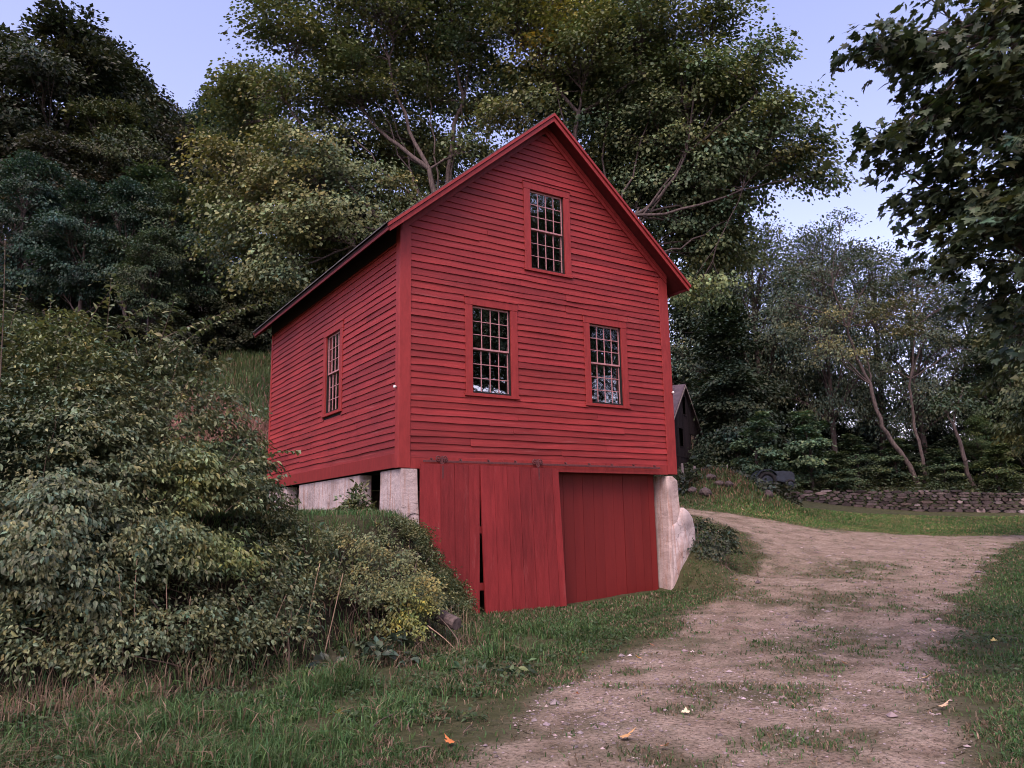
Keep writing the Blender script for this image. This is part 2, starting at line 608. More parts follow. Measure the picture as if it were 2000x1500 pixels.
def gnd(u, v, d0=3.0, d1=70.0):
    """where the sight line of pixel u, v meets the ground"""
    d = np.concatenate([np.linspace(d0, 30, 500), np.linspace(30.1, d1, 200)])
    r = CF + CR * (u - 1000) / FOC - CU * (v - 750) / FOC
    k = d / (r[0] * HF[0] + r[1] * HF[1])
    P = CAM[None] + r[None] * k[:, None]
    h = height(P[:, 0], P[:, 1])
    b = np.nonzero(P[:, 2] <= h)[0]
    i = b[0] if len(b) else len(d) - 1
    return P[i, 0], P[i, 1], h[i]


# driveway outline, unprojected onto the ground once
_road_px = [(900, 1500), (1010, 1400), (1130, 1325), (1250, 1268), (1345, 1200), (1440, 1140), (1500, 1100), (1490, 1065), (1430, 1030), (1340, 1004),
            (1345, 995), (1450, 1008), (1600, 1034), (1750, 1044), (1995, 1046), (2200, 1050), (2200, 1062), (1995, 1056), (1930, 1090), (1880, 1150), (1845, 1200), (1825, 1260),
            (1850, 1330), (1825, 1400), (1860, 1500)]
ROAD = np.array([gnd(*p)[:2] for p in _road_px] + [lw(2.4, 2.0), lw(1.9, -9), lw(-2.2, -9), lw(-1.6, 2.0)])


def road_sd(x, y):
    """signed distance to the driveway edge, positive inside"""
    P = ROAD
    ins = np.zeros(x.shape, bool)
    best = np.full(x.shape, 1e9)
    n = len(P)
    for i in range(n):
        a, b = P[i], P[(i + 1) % n]
        dx, dy = b - a
        L = dx * dx + dy * dy + 1e-12
        t = np.clip(((x - a[0]) * dx + (y - a[1]) * dy) / L, 0, 1)
        best = np.minimum(best, np.hypot(x - a[0] - t * dx, y - a[1] - t * dy))
        c = ((a[1] > y) != (b[1] > y)) & (x < dx * (y - a[1]) / (dy + 1e-12) + a[0])
        ins ^= c
    return np.where(ins, best, -best)


_tufts = [((1590, 1262), .75), ((1650, 1240), .5), ((1745, 1190), .45), ((1560, 1300), .45), ((1440, 1358), .40), ((1530, 1358), .35), ((1495, 1300), .2), ((1590, 1190), .5), ((1640, 1120), .9),
          ((1690, 1105), .7), ((1550, 1450), .28), ((1690, 1440), .18), ((1280, 1492), .30), ((1340, 1395), .16), ((1365, 1255), .35), ((1525, 1175), .45), ((1620, 1170), .8), ((1420, 1165), .6), ((1150, 1420), .3)]
TUFT = np.array([(*gnd(*p)[:2], r) for p, r in _tufts])


def grassiness(x, y):
    """1 where turf grows, 0 on the bare track"""
    s = road_sd(x, y)
    nz = fbm(x * 1.1, y * 1.1, 50, 4) - .5
    g = sstep(0.25, -0.30, s + 0.9 * nz)
    for (tx, ty, r) in TUFT:
        g = np.maximum(g, 0.70 * sstep(1.5, .2, np.hypot(x - tx, y - ty) / (1.25 * r) + 2.4 * (fbm(x * 4.5, y * 4.5, 71, 4) - .5)))
    g = np.maximum(g, 0.6 * sstep(0.56, 0.75, fbm(x * 2.6 + 9, y * 2.6, 90, 5)) * sstep(1.9, .2, s))
    g = np.maximum(g, 0.35 * sstep(0.60, 0.74, fbm(x * 5.5 + 3, y * 5.5, 95, 3)))
    return g


# ------------------------------------------------------------------ ground sheet and driveway
def ground_mat(name, road):
    m, n, b = newmat(name)
    tc = N(n, 'ShaderNodeTexCoord')

    def nz(scale, detail=5, rough=.62):
        t = N(n, 'ShaderNodeTexNoise')
        t.inputs['Scale'].default_value = scale
        t.inputs['Detail'].default_value = detail
        t.inputs['Roughness'].default_value = rough
        n.links.new(tc.outputs['Object'], t.inputs['Vector'])
        return t.outputs['Fac']
    dirt = ramp(n, nz(2.2), [(0.3, (0.155, 0.117, 0.086)), (0.55, (0.262, 0.212, 0.162)), (0.75, (0.33, 0.275, 0.215))])
    dirt = mixc(n, 'MULTIPLY', 0.8, dirt, ramp(n, nz(28, 4, .7), [(0.38, (0.30, 0.27, 0.245)), (0.49, (.95, .95, .95)), (0.66, (1.35, 1.33, 1.32))]))
    vr = N(n, 'ShaderNodeTexVoronoi')
    vr.inputs['Scale'].default_value = 34
    n.links.new(tc.outputs['Object'], vr.inputs['Vector'])
    sp = ramp(n, vr.outputs['Distance'], [(0.10, (1, 1, 1)), (0.2, (0, 0, 0))])
    pk = N(n, 'ShaderNodeSeparateColor')
    n.links.new(vr.outputs['Color'], pk.inputs[0])
    sel = ramp(n, pk.outputs[0], [(0.84, (0, 0, 0)), (0.86, (1, 1, 1))])
    dirt = mixc(n, 'MIX', mixc(n, 'MULTIPLY', 1.0, sp, sel), dirt, (0.42, 0.37, 0.36))
    turf = ramp(n, nz(6, 5), [(0.3, (0.030, 0.036, 0.014)), (0.5, (0.055, 0.060, 0.026)), (0.72, (0.075, 0.072, 0.042))])
    a = N(n, 'ShaderNodeAttribute', attribute_name='tint')
    sc = N(n, 'ShaderNodeSeparateColor')
    n.links.new(a.outputs['Color'], sc.inputs[0])
    c = mixc(n, 'MIX', sc.outputs[0], dirt, turf)
    duff = ramp(n, nz(9, 5), [(0.3, (0.010, 0.008, 0.006)), (0.6, (0.022, 0.019, 0.012)), (0.78, (0.050, 0.042, 0.028))])  # forest litter, darkened so its colour carries the wood's deep shade
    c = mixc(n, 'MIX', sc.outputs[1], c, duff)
    n.links.new(c, b.inputs['Base Color'])
    b.inputs['Roughness'].default_value = 0.95
    b.inputs['Specular IOR Level'].default_value = 0.15
    ad = N(n, 'ShaderNodeMath', operation='ADD')
    n.links.new(nz(16, 6, .7), ad.inputs[0])
    n.links.new(sp, ad.inputs[1])
    bump(n, b, nz(16, 6, .7), 0.9, 0.05)
    return m


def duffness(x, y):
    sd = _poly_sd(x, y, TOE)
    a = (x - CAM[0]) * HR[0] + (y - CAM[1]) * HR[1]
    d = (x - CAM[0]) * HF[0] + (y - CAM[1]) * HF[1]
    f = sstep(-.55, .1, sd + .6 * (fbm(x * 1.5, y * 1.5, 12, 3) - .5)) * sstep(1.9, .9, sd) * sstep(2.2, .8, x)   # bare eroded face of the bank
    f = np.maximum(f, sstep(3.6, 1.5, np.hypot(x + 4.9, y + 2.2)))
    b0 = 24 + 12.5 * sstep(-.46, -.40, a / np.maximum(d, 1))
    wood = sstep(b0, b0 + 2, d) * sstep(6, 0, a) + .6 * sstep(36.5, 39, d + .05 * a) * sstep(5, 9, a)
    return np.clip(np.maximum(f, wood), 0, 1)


GM = ground_mat('turf_and_soil', False)


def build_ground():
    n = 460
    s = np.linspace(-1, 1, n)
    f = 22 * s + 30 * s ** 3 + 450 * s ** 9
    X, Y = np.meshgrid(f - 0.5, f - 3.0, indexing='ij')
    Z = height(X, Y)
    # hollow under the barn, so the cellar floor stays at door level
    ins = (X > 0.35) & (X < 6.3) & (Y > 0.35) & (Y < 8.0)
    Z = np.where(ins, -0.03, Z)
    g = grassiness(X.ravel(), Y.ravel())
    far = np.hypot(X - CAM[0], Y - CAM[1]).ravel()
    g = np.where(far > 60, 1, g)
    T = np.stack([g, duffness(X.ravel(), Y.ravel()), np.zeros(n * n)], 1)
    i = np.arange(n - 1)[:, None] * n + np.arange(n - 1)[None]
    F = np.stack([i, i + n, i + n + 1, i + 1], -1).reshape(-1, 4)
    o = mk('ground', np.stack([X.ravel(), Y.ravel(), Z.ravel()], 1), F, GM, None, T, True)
    tag(o, kind='structure')
    # the gravel track: a thin ragged sheet lying on the ground
    st = 0.09
    xs = np.arange(ROAD[:, 0].min() - .5, min(ROAD[:, 0].max(), 45) + .5, st)
    ys = np.arange(max(ROAD[:, 1].min(), -16), ROAD[:, 1].max() + .5, st)
    X, Y = np.meshgrid(xs, ys, indexing='ij')
    x, y = X.ravel(), Y.ravel()
    s_ = road_sd(x, y)
    near = s_ > -0.6
    g = np.ones(len(x))
    g[near] = grassiness(x[near], y[near])
    keep = (g < 0.72) & (s_ > -.35)
    z = np.zeros(len(x))
    sel = s_ > -.6
    z[sel] = height(x[sel], y[sel]) + 0.006
    nx, ny = X.shape
    i = (np.arange(nx - 1)[:, None] * ny + np.arange(ny - 1)[None]).ravel()
    Q = np.stack([i, i + ny, i + ny + 1, i + 1], -1)
    Q = Q[keep[Q].all(1)]
    u, inv = np.unique(Q, return_inverse=True)
    T = np.stack([g[u], 0 * g[u], 0 * g[u]], 1)
    o = mk('driveway', np.stack([x[u], y[u], z[u]], 1), inv.reshape(-1, 4), GM, None, T, True)
    tag(o, kind='structure')


build_ground()

# ------------------------------------------------------------------ the red barn
ZB = 2.6            # underside of the sided box above the door sill
BW, BD = 6.6, 8.263
RT, RP = 7.457, 0.8565   # roof ridge (top) above ZB and slope
OF, OS, OB = 0.36, 0.428, 0.41

barn = empty('red_barn', (0, 0, 0), 'small red clapboard barn with steep gable on a pale concrete cellar', 'barn')


def ztop(x):
    return RT - abs(x - BW / 2) * RP


def siding(mapf, z0, z1, xl, xr, holes, rng, ex=0.13):
    mb = MB()
    z = z0
    k = 0
    while z < z1:
        zt = z + ex + .022
        cuts = [(xl(z + .5 * ex), xr(z + .5 * ex))]
        for (a, b, c, d) in holes:
            if c < z + ex and d > z + .02:
                nc = []
                for (p, q) in cuts:
                    if b <= p or a >= q:
                        nc.append((p, q))
                    else:
                        if a > p:
                            nc.append((p, a))
                        if b < q:
                            nc.append((b, q))
                cuts = nc
        wav = rng.normal(0, 1, 6)
        for (p, q) in cuts:
            if q - p < .02:
                continue
            s = p
            while s < q - .01:
                L = rng.uniform(1.1, 4.6)
                e = q if q - (s + L) < .7 else s + L
                m = max(2, int((e - s) / .16) + 1)
                xs = np.linspace(s + .0015, e - .0015, m)
                base = .006 * np.sin(xs * 1.3 + wav[0] * 3) * wav[1] * .5 + .003 * np.sin(xs * 4.1 + wav[2] * 5) * wav[3]
                rag = rng.normal(0, .0016, m)
                warp = np.zeros(m)
                if rng.random() < .28:
                    t = (xs - s) / (e - s)
                    warp = rng.uniform(-.020, .010) * (t ** 3 if rng.random() < .5 else (1 - t) ** 3)
                bulge = np.clip(.003 * np.sin(xs * 2.3 + wav[4] * 6) * wav[5] + rng.normal(0, .0012, m) + abs(warp) * .6, -.004, .02)
                off = rng.normal(0, .0045)
                zb = z + base + rag + warp + off
                thick = .022 + bulge + rng.uniform(0, .006)
                top = np.full(m, zt + off * .5)
                tv = np.clip(rng.normal(1.0, .10), .74, 1.25)
                tint = np.array([tv, tv * rng.uniform(.94, 1.04), tv * rng.uniform(.94, 1.06)])
                V = np.concatenate([mapf(xs, zb, np.full(m, .0)), mapf(xs, zb, thick), mapf(xs, zb * .55 + top * .45, thick * .55), mapf(xs, top, np.full(m, .001))])
                i = np.arange(m - 1)
                F = np.concatenate([np.stack([r * m + i, r * m + i + 1, (r + 1) * m + i + 1, (r + 1) * m + i], 1) for r in range(3)])
                ends = np.array([[0, m, 2 * m, 3 * m], [m - 1, 4 * m - 1, 3 * m - 1, 2 * m - 1]])
                mb.add(V, [F, ends], tint)
                s = e
        z += ex + rng.normal(0, .0025)
        k += 1
    return mb


def build_barn():
    rng = np.random.default_rng(11)
    # window outer casings, z from ZB: front (x0,x1,z0,z1), left wall (y0,y1,z0,z1)
    WF = [(1.325, 2.500, 1.351, 3.262), (4.165, 5.335, 1.351, 3.262), (2.722, 3.895, 4.030, 5.945)]
    WL = [(2.850, 4.035, 1.350, 3.290)]
    ins = .05
    hf = [(a + ins, b - ins, ZB + c + ins, ZB + d - ins) for a, b, c, d in WF]
    hl = [(a + ins, b - ins, ZB + c + ins, ZB + d - ins) for a, b, c, d in WL]
    eave = ztop(0) - .16
    fr = lambda s, z, o: np.stack([s, -o, z], 1)
    half = lambda z: np.maximum(0, (RT - .17 - (z - ZB)) / RP)
    xl = lambda z: max(.17, BW / 2 - half(z))
    xr = lambda z: min(BW - .2, BW / 2 + half(z))
    siding(fr, ZB + .165, ZB + RT - .38, xl, xr, hf, rng).build('front_wall', MAT['red_front'], barn)
    lf = lambda s, z, o: np.stack([-o, s, z], 1)
    siding(lf, ZB + .235, ZB + 4.13, lambda z: .10, lambda z: BD - .06, hl, rng).build('side_wall', MAT['red_side'], barn)
    rf = lambda s, z, o: np.stack([BW + o, s, z], 1)
    siding(rf, ZB + .235, ZB + eave, lambda z: .10, lambda z: BD - .10, [], rng).build('side_wall', MAT['red_side'], barn)
    bk = lambda s, z, o: np.stack([s, BD + o, z], 1)
    siding(bk, ZB + .165, ZB + RT - .38, xl, xr, [], rng).build('rear_wall', MAT['red_front'], barn)
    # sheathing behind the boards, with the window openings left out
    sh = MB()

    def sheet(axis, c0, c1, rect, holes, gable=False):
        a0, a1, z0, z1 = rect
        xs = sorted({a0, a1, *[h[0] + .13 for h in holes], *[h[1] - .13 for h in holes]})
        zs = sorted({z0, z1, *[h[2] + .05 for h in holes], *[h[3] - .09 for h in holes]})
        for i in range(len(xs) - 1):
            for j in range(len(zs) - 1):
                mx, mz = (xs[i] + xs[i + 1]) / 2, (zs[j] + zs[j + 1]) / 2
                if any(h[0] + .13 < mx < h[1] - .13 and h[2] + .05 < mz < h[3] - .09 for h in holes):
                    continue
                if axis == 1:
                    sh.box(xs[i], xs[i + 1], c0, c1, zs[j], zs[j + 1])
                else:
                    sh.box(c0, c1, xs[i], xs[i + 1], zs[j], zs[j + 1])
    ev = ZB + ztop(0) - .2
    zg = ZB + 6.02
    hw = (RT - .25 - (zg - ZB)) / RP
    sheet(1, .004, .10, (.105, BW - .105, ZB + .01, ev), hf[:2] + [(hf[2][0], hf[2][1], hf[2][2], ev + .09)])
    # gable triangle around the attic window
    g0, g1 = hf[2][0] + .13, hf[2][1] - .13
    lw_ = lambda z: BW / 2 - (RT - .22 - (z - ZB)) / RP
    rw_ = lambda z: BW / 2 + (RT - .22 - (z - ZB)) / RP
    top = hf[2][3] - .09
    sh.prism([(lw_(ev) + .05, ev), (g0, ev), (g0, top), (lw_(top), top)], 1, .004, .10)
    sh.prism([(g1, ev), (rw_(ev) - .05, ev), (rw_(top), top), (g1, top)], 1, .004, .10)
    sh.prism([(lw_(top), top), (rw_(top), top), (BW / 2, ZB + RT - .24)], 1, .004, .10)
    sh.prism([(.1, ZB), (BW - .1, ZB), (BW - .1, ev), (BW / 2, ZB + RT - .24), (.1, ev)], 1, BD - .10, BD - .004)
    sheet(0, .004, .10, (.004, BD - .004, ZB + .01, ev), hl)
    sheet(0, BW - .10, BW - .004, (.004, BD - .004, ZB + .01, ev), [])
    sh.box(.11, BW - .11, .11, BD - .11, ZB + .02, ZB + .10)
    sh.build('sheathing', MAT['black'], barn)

    # trim: corner boards, skirts, friezes
    def part(name, mat='red_trim'):
        return MB(), name, mat
    for (x0, x1, y0, y1, zt) in [(-.030, .195, -.034, -.002, ev), (BW - .24, BW + .030, -.034, -.002, ev), (-.033, -.002, -.001, .135, ev), (-.033, -.002, BD - .075, BD + .001, ev),
                                 (BW + .002, BW + .033, -.001, .15, ev), (BW + .002, BW + .033, BD - .15, BD + .001, ev), (-.03, .2, BD + .002, BD + .034, ev), (BW - .2, BW + .03, BD + .002, BD + .034, ev)]:
        mb = MB()
        mb.box(x0, x1, y0, y1, ZB - .02, ZB + zt - ZB + .02, bev=.004)
        mb.build('corner_board', MAT['red_trim'], barn)
    mb = MB()
    xs = [(.197, 2.1), (2.103, 4.6), (4.603, BW - .242)]
    for a, b in xs:
        mb.box(a, b, -.026, -.002, ZB - .03, ZB + .185, tint=(.93, .93, .93), bev=.004)
    mb.build('header_board', MAT['red_trim'], barn)
    mb = MB()
    for a, b in [(.137, 3.4), (3.403, 6.2), (6.203, BD - .077)]:
        mb.box(-.030, -.002, a, b, ZB - .01, ZB + .245, tint=(.80, .72, .72), bev=.004)
    mb.build('skirt_board', MAT['red_trim'], barn)
    # roof
    y0, y1 = -OF, BD + OB
    xe0, xe1 = -OS, BW + OS
    ze = ZB + RT - (BW / 2 + OS) * RP
    zr = ZB + RT
    th = .03
    rng2 = np.random.default_rng(3)
    for sgn in (-1, 1):
        xe = xe0 if sgn < 0 else xe1
        mb = MB()
        # shingle courses
        n = 26
        for i in range(n):
            t0, t1 = i / n, (i + 1) / n + .012
            xa, za = xe + (BW / 2 - xe) * t0, ze + (zr - ze) * t0
            xb, zb = xe + (BW / 2 - xe) * min(t1, 1), ze + (zr - ze) * min(t1, 1)
            xa2 = xa - (.02 if i == 0 else 0) * (1 if sgn < 0 else -1)
            ys = np.linspace(y0 - .025, y1 + .025, 30)
            for a, b in zip(ys[:-1], ys[1:]):
                j = rng2.uniform(.0, .006)
                tv = rng2.uniform(.7, 1.25)
                mb.hexa([(xa2, a, za + .002), (xa2, a, za + .022 + j), (xa2, b, za + .002), (xa2, b, za + .022 + j),
                         (xb, a, zb + .001), (xb, a, zb + .008), (xb, b, zb + .001), (xb, b, zb + .008)], (tv, tv, tv))
        mb.build('roof', MAT['roof'], barn)
        # deck / soffit slab under the shingles
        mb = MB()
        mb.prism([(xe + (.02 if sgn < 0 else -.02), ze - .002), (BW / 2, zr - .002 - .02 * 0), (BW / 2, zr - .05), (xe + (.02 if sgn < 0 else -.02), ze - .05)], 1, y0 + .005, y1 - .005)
        mb.build('soffit', MAT['eave_shade' if sgn < 0 else 'soffit'], barn)
        # rake boards front and rear: two stepped strips
        for (ya, yb, yc) in ((y0 - .050, y0 - .018, y0 + .004), (y1 + .050, y1 + .018, y1 - .004)):
            mb = MB()
            d0, d1, d2 = .0, .080, .180
            xx = xe
            e = .0
            mb.prism([(xx, ze + e - d0 - .002), (BW / 2, zr - d0 - .002), (BW / 2, zr - d1 + .014), (xx + (.012 if sgn < 0 else -.012), ze - d1 + .024)], 1, min(ya, yc), max(ya, yc))
            xx2 = xe + (.03 if sgn < 0 else -.03)
            zz2 = ze + .03 * RP
            mb.prism([(xx2, zz2 - d1 - .002), (BW / 2, zr - d1 - .002), (BW / 2, zr - d2), (xx2 + (.02 if sgn < 0 else -.02), zz2 - d2 + .02)], 1, min(yb, yc), max(yb, yc))
            mb.build('rake_board', MAT['red_trim'], barn)
        # eave fascia
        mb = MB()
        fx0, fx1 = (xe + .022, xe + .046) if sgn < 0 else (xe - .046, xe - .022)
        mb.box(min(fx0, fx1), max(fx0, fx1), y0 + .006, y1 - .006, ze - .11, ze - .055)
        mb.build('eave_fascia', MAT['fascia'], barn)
        # frieze under the rake on the gable wall, and a narrower moulding over it
        for (yo, ye, da, db) in ((-.050, -.003, .10, .30), (-.066, -.0505, .10, .20)):
            mb = MB()
            xo = 0.0 if sgn < 0 else BW
            x_in = BW / 2
            mb.prism([(xo, ZB + ztop(xo) - da), (x_in, zr - da), (x_in, zr - db), (xo, ZB + ztop(xo) - db)], 1, yo, ye)
            mb.build('frieze_board', MAT['red_trim'], barn)
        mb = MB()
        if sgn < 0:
            mb.box(-.048, -.003, .137, BD + .02, ZB + 4.15, ZB + ztop(0) - .062)  # dark strip standing in for the shade below the left eave
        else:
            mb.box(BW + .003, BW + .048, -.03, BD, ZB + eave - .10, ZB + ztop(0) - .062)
        mb.build('frieze_board', MAT['eave_shade' if sgn < 0 else 'red_trim'], barn)

    # windows: casing (part) > upper sash, lower sash, glass
    def window(axis, a0, a1, z0, z1):
        z0 += ZB
        z1 += ZB

        def B(mb, s0, s1, o0, o1, za, zb, tint=(1, 1, 1), bev=.003):
            # s along the wall, o outwards
            if axis == 1:
                mb.box(s0, s1, -o1, -o0, za, zb, tint, bev)
            else:
                mb.box(-o1, -o0, s0, s1, za, zb, tint, bev)
        c = MB()
        k = .155
        B(c, a0, a0 + k, -.10, .036, z0 + .06, z1 - .145)
        B(c, a1 - k, a1, -.10, .036, z0 + .06, z1 - .145)
        B(c, a0 - .008, a1 + .008, -.10, .040, z1 - .143, z1)
        B(c, a0 - .02, a1 + .02, -.10, .052, z0, z0 + .058)
        B(c, a0 - .02, a1 + .02, .001, .056, z1 + .002, z1 + .022)
        cas = c.build('window', MAT['red_trim'], barn)
        i0, i1 = a0 + k + .001, a1 - k - .001
        j0, j1 = z0 + .060, z1 - .146
        mid = (j0 + j1) / 2 + .02

        def sash(za, zb, oo):
            m = MB()
            st = .035
            B(m, i0, i0 + st, oo - .03, oo, za, zb)
            B(m, i1 - st, i1, oo - .03, oo, za, zb)
            B(m, i0 + st, i1 - st, oo - .03, oo, zb - .036, zb)
            B(m, i0 + st, i1 - st, oo - .03, oo, za, za + .036)
            w_ = (i1 - i0 - 2 * st)
            h_ = (zb - za - .072)
            for t in (1, 2, 3):
                x = i0 + st + w_ * t / 4
                B(m, x - .0075, x + .0075, oo - .026, oo - .004, za + .036, zb - .036)
            for t in (1, 2):
                z = za + .036 + h_ * t / 3
                B(m, i0 + st, i1 - st, oo - .024, oo - .007, z - .008, z + .008)
            return m
        sash(mid - .02, j1, -.020).build('upper_sash', MAT['sash'], cas)
        sash(j0, mid + .016, -.052).build('lower_sash', MAT['sash'], cas)
        for (za, zb, oo) in ((mid + .014, j1 - .035, -.036), (j0 + .035, mid - .018, -.068)):
            # twelve panes, each set at its own slight angle
            m = MB()
            r_ = np.random.default_rng(int(a0 * 1000 + za * 100))
            xs = np.linspace(i0 + .033, i1 - .033, 5)
            zs = np.linspace(za, zb, 4)
            for a in range(4):
                for b in range(3):
                    q = r_.normal(0, .0009, 4)
                    P = [(xs[a], zs[b], q[0]), (xs[a + 1], zs[b], q[1]), (xs[a + 1], zs[b + 1], q[2]), (xs[a], zs[b + 1], q[1] * 0 + q[3])]
                    if axis == 1:
                        V = [(s_, -(oo + e), z_) for s_, z_, e in P]
                    else:
                        V = [(-(oo + e), s_, z_) for s_, z_, e in P]
                    m.add(V, np.array([[0, 1, 2, 3]]))
            m.build('window_glass', MAT['glass'], cas, usetint=False)
        return cas
    for a in WF:
        window(1, *a)
    for a in WL:
        window(0, *a)
    # a dark room inside each floor, seen through the panes
    # porcelain insulators
    for (x, y, z, dx, dy) in [(-.033, .07, ZB + 1.42, -1, 0), (BW + .0, -.034, ZB + 1.80, 0, -1)]:
        mb = MB()
        p = np.array([x, y, z])
        d = np.array([dx, dy, 0])
        mb.tube([p, p + d * .02, p + d * .022, p + d * .05, p + d * .06], [.018, .018, .028, .028, .015], 10)
        mb.build('insulator', MAT['white'], barn, True)


build_barn()


def build_cellar():
    rng = np.random.default_rng(5)

    def slab(x0, x1, y0, y1, z0, z1, name='foundation', tint=(1, 1, 1), jit=.012):
        """a concrete block with slightly uneven faces"""
        mb = MB()
        nx, ny, nz = (max(1, int((b - a) / .14)) for a, b in ((x0, x1), (y0, y1), (z0, z1)))
        faces = [((x0, None, None), ny, nz), ((x1, None, None), ny, nz), ((None, y0, None), nx, nz), ((None, y1, None), nx, nz), ((None, None, z1), nx, ny)]
        for (fx, fy, fz), na, nb in faces:
            A, Bq = np.meshgrid(np.linspace(0, 1, na + 1), np.linspace(0, 1, nb + 1), indexing='ij')
            A, Bq = A.ravel(), Bq.ravel()
            if fx is not None:
                X, Y, Z = np.full(A.shape, fx), y0 + (y1 - y0) * A, z0 + (z1 - z0) * Bq
            elif fy is not None:
                X, Y, Z = x0 + (x1 - x0) * A, np.full(A.shape, fy), z0 + (z1 - z0) * Bq
            else:
                X, Y, Z = x0 + (x1 - x0) * A, y0 + (y1 - y0) * Bq, np.full(A.shape, fz)
            j = jit * (fbm((X + Y) * 2.1 + 3, Z * 2.1 + Y, 8, 3) - .5) * 2
            cx, cy = (x0 + x1) / 2, (y0 + y1) / 2
            X = X + np.sign(X - cx) * j * (abs(X - cx) > .49 * (x1 - x0))
            Y = Y + np.sign(Y - cy) * j * (abs(Y - cy) > .49 * (y1 - y0))
            Y = Y + 0
            i = (np.arange(na)[:, None] * (nb + 1) + np.arange(nb)[None]).ravel()
            F = np.stack([i, i + nb + 1, i + nb + 2, i + 1], 1)
            mb.add(np.stack([X, Y, Z], 1), F, tint)
        return mb
    T = ZB - .035
    G = -.6
    # left wall pieces around two openings
    slab(.02, .27, 1.90, 5.65, G, T).build('foundation', MAT['concrete'], barn, True)
    slab(.02, .27, 6.62, BD - .02, G, T).build('foundation', MAT['concrete'], barn, True)
    slab(.02, .27, .875, 1.895, G, ZB - .87, tint=(.9, .9, .9)).build('foundation', MAT['concrete'], barn, True)
    slab(.02, .27, 5.655, 6.615, G, ZB - .75, tint=(.9, .9, .9)).build('foundation', MAT['concrete'], barn, True)
    # right and rear walls
    slab(BW - .27, BW - .02, .6, BD - .02, G, T).build('foundation', MAT['concrete'], barn, True)
    slab(.28, BW - .28, BD - .27, BD - .02, G, T).build('foundation', MAT['concrete'], barn, True)
    # front left pier, slightly battered
    mb = MB()
    n = 16
    zs = np.linspace(G, T, n)
    t = (zs - 0) / T
    xo = .32 + .07 * (1 - t)
    xi = -.0 - .05 * (1 - t) + .02
    yf = -.045 - .06 * (1 - t)
    jj = lambda s: .010 * (fbm(zs * 3 + s, zs * 0 + s, 4, 3) - .5)
    ring = np.stack([np.stack([xi + jj(1), yf + jj(2), zs], 1), np.stack([xo + jj(3), yf + jj(4), zs], 1), np.stack([xo + jj(5), np.full(n, .86), zs], 1), np.stack([xi + jj(6), np.full(n, .86), zs], 1)], 1)
    V = ring.reshape(-1, 3)
    i = np.arange(n - 1)[:, None] * 4
    j = np.arange(4)[None]
    F = np.stack([i + j, i + (j + 1) % 4, i + 4 + (j + 1) % 4, i + 4 + j], -1).reshape(-1, 4)
    mb.add(V, [F, np.array([[4 * n - 4, 4 * n - 3, 4 * n - 2, 4 * n - 1]])])
    # the crack climbing the front face
    ck = [(.40, .50), (.36, .62), (.30, .70), (.22, .74), (.12, .71)]
    mb.build('foundation_pier', MAT['concrete'], barn)
    cm = MB()
    cp = [(.045, 1.32), (.075, 1.45), (.09, 1.60), (.13, 1.72), (.19, 1.78), (.26, 1.79), (.335, 1.775)]
    yy = lambda z: -.045 - .06 * (1 - z / T) - .006
    cm.tube([(x, yy(z), z) for x, z in cp], [.006, .008, .007, .006, .005, .005, .004], 5)
    cm.build('crack', MAT['black'], barn, usetint=False)
    # front right pier: a straight battered post with a lumpy patch of newer concrete spreading to the right
    mb = MB()
    prof = [(.0, 6.22, 6.62, -.10), (.5, 6.24, 6.63, -.085), (1.1, 6.265, 6.635, -.07), (1.7, 6.285, 6.64, -.06), (2.2, 6.295, 6.635, -.05), (T - .11, 6.30, 6.63, -.045), (T - .02, 6.31, 6.52, -.02)]
    prof = [(-.5, 6.20, 6.62, -.11)] + prof
    nv = 9
    V = []
    zs = np.linspace(-.5, T - .02, 30)
    for z in zs:
        L, Rr, f = (np.interp(z, [q[0] for q in prof], [q[k] for q in prof]) for k in (1, 2, 3))
        j_ = lambda k, sc=.012: sc * (vnoise(np.array([z * 3.1 + k]), np.array([k * 1.7]), 17)[0] - .5) * 2
        c_ = .035
        pts = [(L + j_(1), .62), (L + j_(2), .32), (L + j_(3), f + c_), (L + c_ + j_(4), f + j_(5)), ((L + Rr) / 2, f + j_(6)), (Rr - c_, f + j_(7)), (Rr + j_(8), f + c_), (Rr + j_(9), .3), (BW - .03, .62)]
        V += [(p, q, z) for p, q in pts]
    i_ = np.arange(len(zs) - 1)[:, None] * nv
    j2 = np.arange(nv)[None]
    F = np.stack([i_ + j2, i_ + (j2 + 1) % nv, i_ + nv + (j2 + 1) % nv, i_ + nv + j2], -1).reshape(-1, 4)
    mb.add(V, [F, np.array([list(range((len(zs) - 1) * nv, len(zs) * nv))])], (1.06, 1.01, .98))
    pier = mb.build('foundation_pier', MAT['concrete'], barn)
    mb = MB()
    zs = np.linspace(-.5, 1.86, 40)
    zz = zs - ZB
    right = np.interp(zz, [-3.2, -2.1, -1.95, -1.7, -1.45, -1.2, -.98, -.84, -.76, -.74], [6.90, 6.95, 7.05, 7.12, 7.05, 7.05, 6.99, 6.88, 6.74, 6.68])
    leftp = np.interp(zz, [-3.2, -2.3, -1.5, -1.12, -1.05, -.74], [6.25, 6.285, 6.30, 6.32, 6.50, 6.64])
    m = 22
    V = []
    for k, z in enumerate(zs):
        q = np.linspace(0, 1, m - 4)
        bul = np.sin(q * PI) ** .5
        x_ = leftp[k] + (right[k] - leftp[k]) * q
        y_ = -.052 - .055 * bul - .11 * (fbm(x_ * 3.2, np.full(len(q), z * 2.9), 21, 5) - .42) * bul
        V += [(a, b, z) for a, b in zip(x_, y_)]
        V += [(right[k] + .012, .06, z), (right[k] - .01, .2, z), (right[k] - .06, .4, z), (leftp[k] + .05, .4, z)]
    i_ = np.arange(len(zs) - 1)[:, None] * m
    j2 = np.arange(m)[None]
